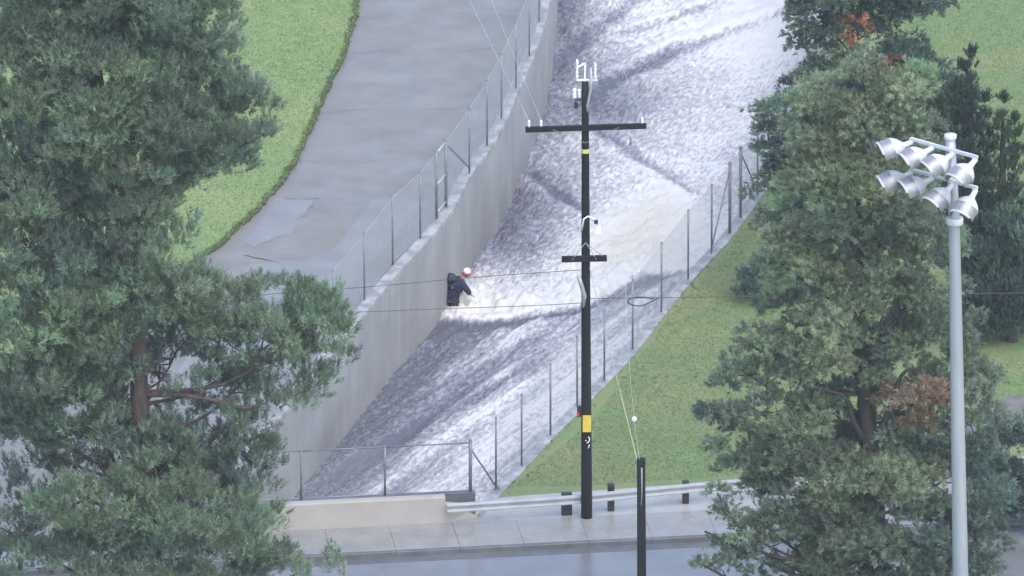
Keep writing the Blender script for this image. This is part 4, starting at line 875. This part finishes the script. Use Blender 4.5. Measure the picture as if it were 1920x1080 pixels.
# long bare limbs seen in the gaps of the left pine
lroot = [o for o in bpy.data.objects if o.name == 'pine_tree'][0]
for pts, r0 in (([(262, 740, 0), (330, 740, -.4), (400, 750, -.7), (455, 765, -.8), (500, 755, -.8)], .10), ([(262, 720, 0), (240, 700, -.2), (215, 690, -.3)], .08), ([(270, 905, 0), (215, 915, -.6), (170, 930, -.9), (135, 950, -1.0)], .09)):
    mb = MB(); q = [PY(x, y, lt.y + d) for x, y, d in pts]; q = catmull(q, 4); mb.tube(q, list(np.linspace(r0, .03, len(q))), 7); mb.build('bare_limb', MAT['barkred'], lroot)
rt = P(1640, 1318, ZR - 0.03)
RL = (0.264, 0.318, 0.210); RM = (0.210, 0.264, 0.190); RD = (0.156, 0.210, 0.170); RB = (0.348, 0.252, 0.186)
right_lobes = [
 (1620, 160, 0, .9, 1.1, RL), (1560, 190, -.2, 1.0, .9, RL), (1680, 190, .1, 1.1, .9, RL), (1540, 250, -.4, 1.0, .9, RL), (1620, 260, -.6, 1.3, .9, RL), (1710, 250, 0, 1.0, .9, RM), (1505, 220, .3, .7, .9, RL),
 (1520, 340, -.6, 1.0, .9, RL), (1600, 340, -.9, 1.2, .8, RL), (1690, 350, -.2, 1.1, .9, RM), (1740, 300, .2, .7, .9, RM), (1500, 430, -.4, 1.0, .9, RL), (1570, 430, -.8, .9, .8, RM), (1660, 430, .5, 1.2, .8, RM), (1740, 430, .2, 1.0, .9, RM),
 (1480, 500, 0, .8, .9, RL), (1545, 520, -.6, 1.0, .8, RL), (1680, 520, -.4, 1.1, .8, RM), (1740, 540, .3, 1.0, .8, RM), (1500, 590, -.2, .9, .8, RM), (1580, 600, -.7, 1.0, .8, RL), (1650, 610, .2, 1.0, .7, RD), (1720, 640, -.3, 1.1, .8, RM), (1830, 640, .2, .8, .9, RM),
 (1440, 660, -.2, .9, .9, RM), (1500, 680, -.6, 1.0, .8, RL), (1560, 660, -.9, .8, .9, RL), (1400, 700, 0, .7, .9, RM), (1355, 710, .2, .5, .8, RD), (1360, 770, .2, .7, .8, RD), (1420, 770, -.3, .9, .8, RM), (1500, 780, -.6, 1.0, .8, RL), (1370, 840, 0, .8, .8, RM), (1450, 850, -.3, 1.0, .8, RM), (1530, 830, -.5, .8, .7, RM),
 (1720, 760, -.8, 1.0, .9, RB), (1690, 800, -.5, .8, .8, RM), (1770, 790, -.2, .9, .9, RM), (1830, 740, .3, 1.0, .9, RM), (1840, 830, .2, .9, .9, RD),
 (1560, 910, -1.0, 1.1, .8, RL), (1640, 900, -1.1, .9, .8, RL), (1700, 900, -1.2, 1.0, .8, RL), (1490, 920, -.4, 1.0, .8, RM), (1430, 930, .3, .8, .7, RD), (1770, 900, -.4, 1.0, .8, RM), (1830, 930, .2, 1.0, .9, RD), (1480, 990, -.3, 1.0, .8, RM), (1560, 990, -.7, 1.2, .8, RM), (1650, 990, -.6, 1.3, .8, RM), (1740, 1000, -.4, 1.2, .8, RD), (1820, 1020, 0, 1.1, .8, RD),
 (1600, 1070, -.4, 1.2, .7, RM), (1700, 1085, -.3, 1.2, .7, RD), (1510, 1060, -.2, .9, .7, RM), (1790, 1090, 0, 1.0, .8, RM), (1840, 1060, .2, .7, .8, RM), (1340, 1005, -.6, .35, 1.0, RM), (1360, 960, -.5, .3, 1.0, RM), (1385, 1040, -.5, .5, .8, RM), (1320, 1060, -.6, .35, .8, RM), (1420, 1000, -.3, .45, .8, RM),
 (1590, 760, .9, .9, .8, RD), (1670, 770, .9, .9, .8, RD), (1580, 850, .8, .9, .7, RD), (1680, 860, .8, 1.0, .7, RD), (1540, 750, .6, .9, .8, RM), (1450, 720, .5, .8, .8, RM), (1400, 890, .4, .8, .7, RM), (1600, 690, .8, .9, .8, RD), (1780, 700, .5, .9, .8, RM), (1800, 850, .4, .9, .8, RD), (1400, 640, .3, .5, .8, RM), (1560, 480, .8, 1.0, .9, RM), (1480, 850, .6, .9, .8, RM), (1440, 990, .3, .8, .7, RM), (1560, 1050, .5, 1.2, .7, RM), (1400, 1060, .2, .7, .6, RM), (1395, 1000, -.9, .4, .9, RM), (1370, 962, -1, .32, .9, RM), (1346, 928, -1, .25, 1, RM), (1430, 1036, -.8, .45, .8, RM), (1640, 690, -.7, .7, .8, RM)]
rf = [(1640, 1200, 0, .42), (1640, 1050, 0, .38), (1636, 920, 0, .34), (1630, 830, 0, .30), (1622, 740, 0, .24), (1612, 600, 0, .20), (1612, 450, 0, .16), (1615, 300, 0, .11), (1618, 160, 0, .05)]
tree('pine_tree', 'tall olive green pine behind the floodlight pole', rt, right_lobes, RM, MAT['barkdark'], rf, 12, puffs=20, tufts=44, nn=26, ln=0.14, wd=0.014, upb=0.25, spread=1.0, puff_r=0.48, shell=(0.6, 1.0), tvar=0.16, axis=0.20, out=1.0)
rroot = [o for o in bpy.data.objects if o.name == 'pine_tree.001'][0]
for pts, r0 in (([(1632, 830, 0), (1660, 790, -.5), (1690, 705, -.7), (1720, 690, -.8)], .14), ([(1630, 840, 0), (1600, 790, -.5), (1585, 745, -.7), (1540, 730, -.8)], .13), ([(1640, 1090, 0), (1560, 1060, -.5), (1440, 1040, -.8), (1395, 1000, -.9), (1345, 925, -1.0)], .08), ([(1630, 860, 0), (1560, 890, -.4), (1490, 892, -.6)], .08)):
    mb = MB(); q = [PY(x, y, rt.y + d) for x, y, d in pts]; q = catmull(q, 4); mb.tube(q, list(np.linspace(r0, .03, len(q))), 7); mb.build('bare_limb', MAT['barkdark'], rroot)
# trees on the far lawn
BG = (0.156, 0.222, 0.168); BD = (0.102, 0.156, 0.134); BO = (0.40, 0.17, 0.11); BY = (0.180, 0.228, 0.120)
ta = P(1590, 455, 0)
tree('feathery_tree', 'blue green feathery tree with an orange dying top beside the channel', ta, [(1560, -60, 0, 1.5, .9, BG), (1650, -40, .3, 1.4, .9, BD), (1720, -10, .2, 1.0, .9, BD), (1540, 30, -.2, 1.0, .9, BG), (1600, 20, .4, 1.1, .9, BD), (1690, 50, 0, 1.0, .9, BD), (1610, 62, -.9, .55, 1.3, BO), (1520, 110, -.1, .8, .9, BG), (1580, 105, -.6, .7, .8, BY), (1500, 80, .1, .6, .9, BG), (1690, 120, .2, .9, .8, BD), (1550, 150, -.2, .8, .8, BD), (1665, 122, -.7, .35, .8, BO), (1500, 160, 0, .6, .8, BD), (1740, 160, .4, .9, .8, BD), (1620, 150, .4, 1.2, .8, BD), (1540, 220, 0, 1.0, .9, BD), (1640, 250, .3, 1.3, .8, BD)], BG, MAT['barkdark'], [(1590, 400, 0, .2), (1590, 250, 0, .15), (1595, 100, 0, .1), (1600, -60, 0, .05)], 21, puffs=30, tufts=50, nn=15, ln=0.13, wd=0.018, upb=0.1, spread=1.0, puff_r=.40, droop=0.35, axis=.18)
tb = P(1500, 560, 0)
tree('shrubby_tree', 'dark shrubby tree overhanging the fence corner left of the olive pine', tb, [(1470, 215, 0, .8, .8, BG), (1420, 208, -.2, .4, .8, BG), (1450, 260, 0, .7, .9, BG), (1480, 300, -.1, .8, .9, BD), (1455, 340, -.1, .6, .9, BG), (1500, 380, 0, .9, .9, BD), (1440, 420, -.3, .55, .8, BG), (1420, 540, -.6, .65, .9, BD), (1430, 580, -.5, .5, .8, BD), (1470, 460, 0, .8, .9, BG), (1530, 300, .2, 1.0, 1, BD), (1410, 360, -.2, .3, .8, BG)], BG, MAT['barkdark'], [(1500, 520, 0, .14), (1500, 400, 0, .11), (1490, 260, 0, .06)], 22, puffs=40, tufts=60, nn=16, ln=0.12, wd=0.017, axis=.18, upb=0.2, spread=0.9, puff_r=.42, droop=0.2)
tc_ = P(1790, 420, 0)
tree('round_tree', 'grey green rounded tree between the olive pine and the spired cypress', tc_, [(1725, 150, 0, .7, .9, BG), (1770, 200, 0, 1.0, .9, BG), (1790, 270, -.2, 1.0, .9, BG), (1730, 230, .2, .9, .9, BD), (1800, 340, -.1, 1.0, .9, BD)], BG, MAT['barkdark'], [(1790, 380, 0, .12), (1780, 280, 0, .09), (1760, 180, 0, .05)], 23, puffs=40, tufts=60, nn=16, ln=0.12, wd=0.017, axis=.18, upb=0.2, spread=0.8, puff_r=.42, droop=0.1)
def spires(name, label, base, sp, low, seed, tint):
    lob = []
    for (x, y0, y1, w0) in sp:
        n = max(4, int((y1 - y0) / 26))
        for k in range(n): t = k / (n - 1); lob.append((x + random.uniform(-4, 4), y0 + (y1 - y0) * t, random.uniform(-.3, .3), w0 * (0.25 + 0.75 * t), 1.3, tint))
    lob += low
    return tree(name, label, base, lob, tint, MAT['barkdark'], [(sp[0][0], sp[0][2] + 60, 0, .15), (sp[0][0], (sp[0][1] + sp[0][2]) / 2, 0, .1), (sp[0][0], sp[0][1] + 25, 0, .03)], seed, puffs=34, tufts=50, nn=16, ln=0.13, wd=0.016, axis=.24, upb=1.2, spread=0.45, puff_r=.4, limbs=False, tvar=.15)
spires('cypress_tree', 'dark spired cypress just right of the floodlights on the far lawn', P(1825, 640, 0), [(1821, 105, 400, .6), (1805, 130, 380, .4), (1790, 165, 400, .5), (1845, 190, 420, .5)], [(1840, 450, -.2, 1.2, 1, BD), (1800, 470, 0, 1.0, 1, BD), (1850, 540, -.2, 1.3, .9, BD), (1820, 600, 0, 1.0, .8, BD)], 24, (0.05, 0.082, 0.068))
spires('cypress_tree', 'green spired cypress cut by the right edge of the picture', P(1900, 640, 0), [(1880, 190, 420, .45), (1897, 230, 430, .45), (1912, 250, 430, .5), (1868, 240, 420, .4)], [(1890, 430, 0, 1.0, 1, BG), (1930, 420, .2, 1.2, 1, BG), (1890, 520, -.1, 1.2, .9, BD), (1930, 560, 0, 1.2, .9, BD), (1890, 610, 0, 1.0, .7, BD)], 25, (0.08, 0.12, 0.078))
tdk = P(1880, 985, 0)
tree('dark_shrub', 'dark leafy shrub beside the road at the right edge', tdk, [(1880, 850, 0, .9, .9, BD), (1850, 900, -.2, .9, .9, BD), (1890, 930, -.3, .8, .9, BD), (1860, 960, 0, .7, .8, BD), (1870, 790, .2, .6, .9, BG), (1900, 890, .2, .6, .9, BD), (1915, 800, .3, .6, .8, BG), (1925, 940, .1, .8, .9, BD)], BD, MAT['barkdark'], [(1880, 950, 0, .1), (1878, 880, 0, .07), (1876, 820, 0, .04)], 26, puffs=40, tufts=60, nn=16, ln=0.12, wd=0.018, axis=.16, upb=0.3, spread=0.9, puff_r=.42)

# ------------------------------------------------------------------ grass blades, litter
def inside(poly, x, y):
    poly = np.asarray(poly); r = np.zeros(len(x), bool); n = len(poly)
    for i in range(n):
        x1, y1 = poly[i]; x2, y2 = poly[(i + 1) % n]
        c = ((y1 > y) != (y2 > y)); c &= x < (x2 - x1) * (y - y1) / (y2 - y1 + 1e-12) + x1; r ^= c
    return r
def grass(name, polypx, n, z, tints, seed, hgt=0.038):
    r = np.random.default_rng(seed); A = np.array([tuple(P(x, y, z))[:2] for x, y in polypx]); lo, hi = A.min(0), A.max(0)
    p = r.uniform(lo, hi, (n, 2)); p = p[inside(A, p[:, 0], p[:, 1])]; m = len(p)
    clum = smooth_noise(p[:, 0] * 1.1, p[:, 1] * 0.8, seed, 4, 0.7); patch = smooth_noise(p[:, 0] * 0.35, p[:, 1] * 0.3, seed + 5, 3)
    k = np.clip(0.5 + 0.33 * patch + 0.22 * clum, 0, 1)[:, None]; c = np.array(tints[0]) * (1 - k) + np.array(tints[1]) * k
    base = np.concatenate([p, np.full((m, 1), z)], 1)
    return needles(base, np.tile([0, 0, 1.0], (m, 1)), 0.7, 3, hgt, 0.012, c, seed, 0.0, 0.02)
def field(label, parts):
    Vs, Fs, Cs, off = [], [], [], 0
    for V, F, Cc in parts: Vs.append(V); Fs.append(F + off); Cs.append(Cc); off += len(V)
    o = np_mesh('grass', np.vstack(Vs), np.vstack(Fs), MAT['blade'], colors=np.vstack(Cs)); return tag(o, label, 'grass', kind='stuff')
field('short bright green grass on the lawn left of the concrete apron', [grass('g', [(300, -60), (678, -60), (664, 40), (648, 92), (590, 222), (539, 328), (480, 400), (398, 472), (300, 535), (200, 540)], 65000, 0.09, [(0.175, 0.25, 0.108), (0.225, 0.29, 0.132)], 51)])
field('muted green grass on the bank right of the channel fence', [grass('g', [(962, 912), (1110, 790), (1250, 600), (1345, 490), (1440, 375), (1600, 480), (1700, 760), (1450, 888), (1100, 912)], 80000, 0.0, [(0.140, 0.208, 0.092), (0.20, 0.245, 0.115)], 52),
    grass('g', [(1640, -60), (2000, -60), (2000, 760), (1860, 740), (1700, 400)], 50000, 0.0, [(0.15, 0.22, 0.09), (0.21, 0.265, 0.115)], 53)])
r = np.random.default_rng(58); ei = r.integers(120, len(LEd), 5200); ep = np.concatenate([LEd[ei, :2] + r.normal(size=(5200, 2)) * 0.05 - np.array([0.06, 0]), np.full((5200, 1), 0.08)], 1)
edge = needles(ep, np.tile([0.35, -0.1, 1.0], (5200, 1)), 0.8, 4, 0.085, 0.013, np.array([(0.13, 0.195, 0.08)]) * r.uniform(0.6, 1.3, (5200, 1)), 58, 0.0, 0.03)
field('ragged taller grass hanging over the lawn edge at the concrete apron', [edge])
# dead leaves blown along the fence and over the lawn
r = np.random.default_rng(61); pts = []
for (x0, y0, x1, y1, n, sp_) in ((945, 917, 1420, 380, 130, 12), (1140, 720, 1330, 700, 26, 30), (1200, 620, 1380, 560, 16, 40), (1700, 200, 1920, 120, 14, 90), (1290, 680, 1360, 850, 30, 40)):
    for _ in range(n):
        t = r.uniform(); px = x0 + (x1 - x0) * t + abs(r.normal()) * sp_; py = y0 + (y1 - y0) * t + r.normal() * sp_ * 0.3; pts.append((px + 4, py))
V = []; F = []
for px, py in pts:
    q = P(px, py, 0.05); s = r.uniform(0.03, 0.08); a = r.uniform(0, 6.3); d1 = Vector((math.cos(a), math.sin(a), r.uniform(-.2, .2))) * s; d2 = Vector((-math.sin(a), math.cos(a), 0)) * s * 0.5; i = len(V)
    V += [q - d1, q - d2, q + d1, q + d2]; F.append([i, i + 1, i + 2, i + 3])
mb = MB(); mb.add(V, F); tag(mb.build('leaf_litter', MAT['leaflitter']), 'scattered brown dead leaves on the grass bank', 'leaves', kind='stuff')


# ------------------------------------------------------------------ thin damp air between the helicopter and the channel
hb = MB(); hb.box((0, -75, 82), (900, 1040, 180)); hz = hb.build('haze', MAT['white'])
hm = bpy.data.materials.new('damp_air'); hm.use_nodes = True; ht = hm.node_tree
ht.nodes.remove(ht.nodes['Principled BSDF']); pv = ht.nodes.new('ShaderNodeVolumePrincipled')
pv.inputs['Color'].default_value = (0.94, 0.96, 1.0, 1); pv.inputs['Density'].default_value = 0.00011; pv.inputs['Anisotropy'].default_value = 0.2
ht.links.new(pv.outputs[0], ht.nodes['Material Output'].inputs['Volume'])
hz.data.materials.clear(); hz.data.materials.append(hm)
tag(hz, 'thin damp haze in the air over the channel', 'haze', kind='stuff')
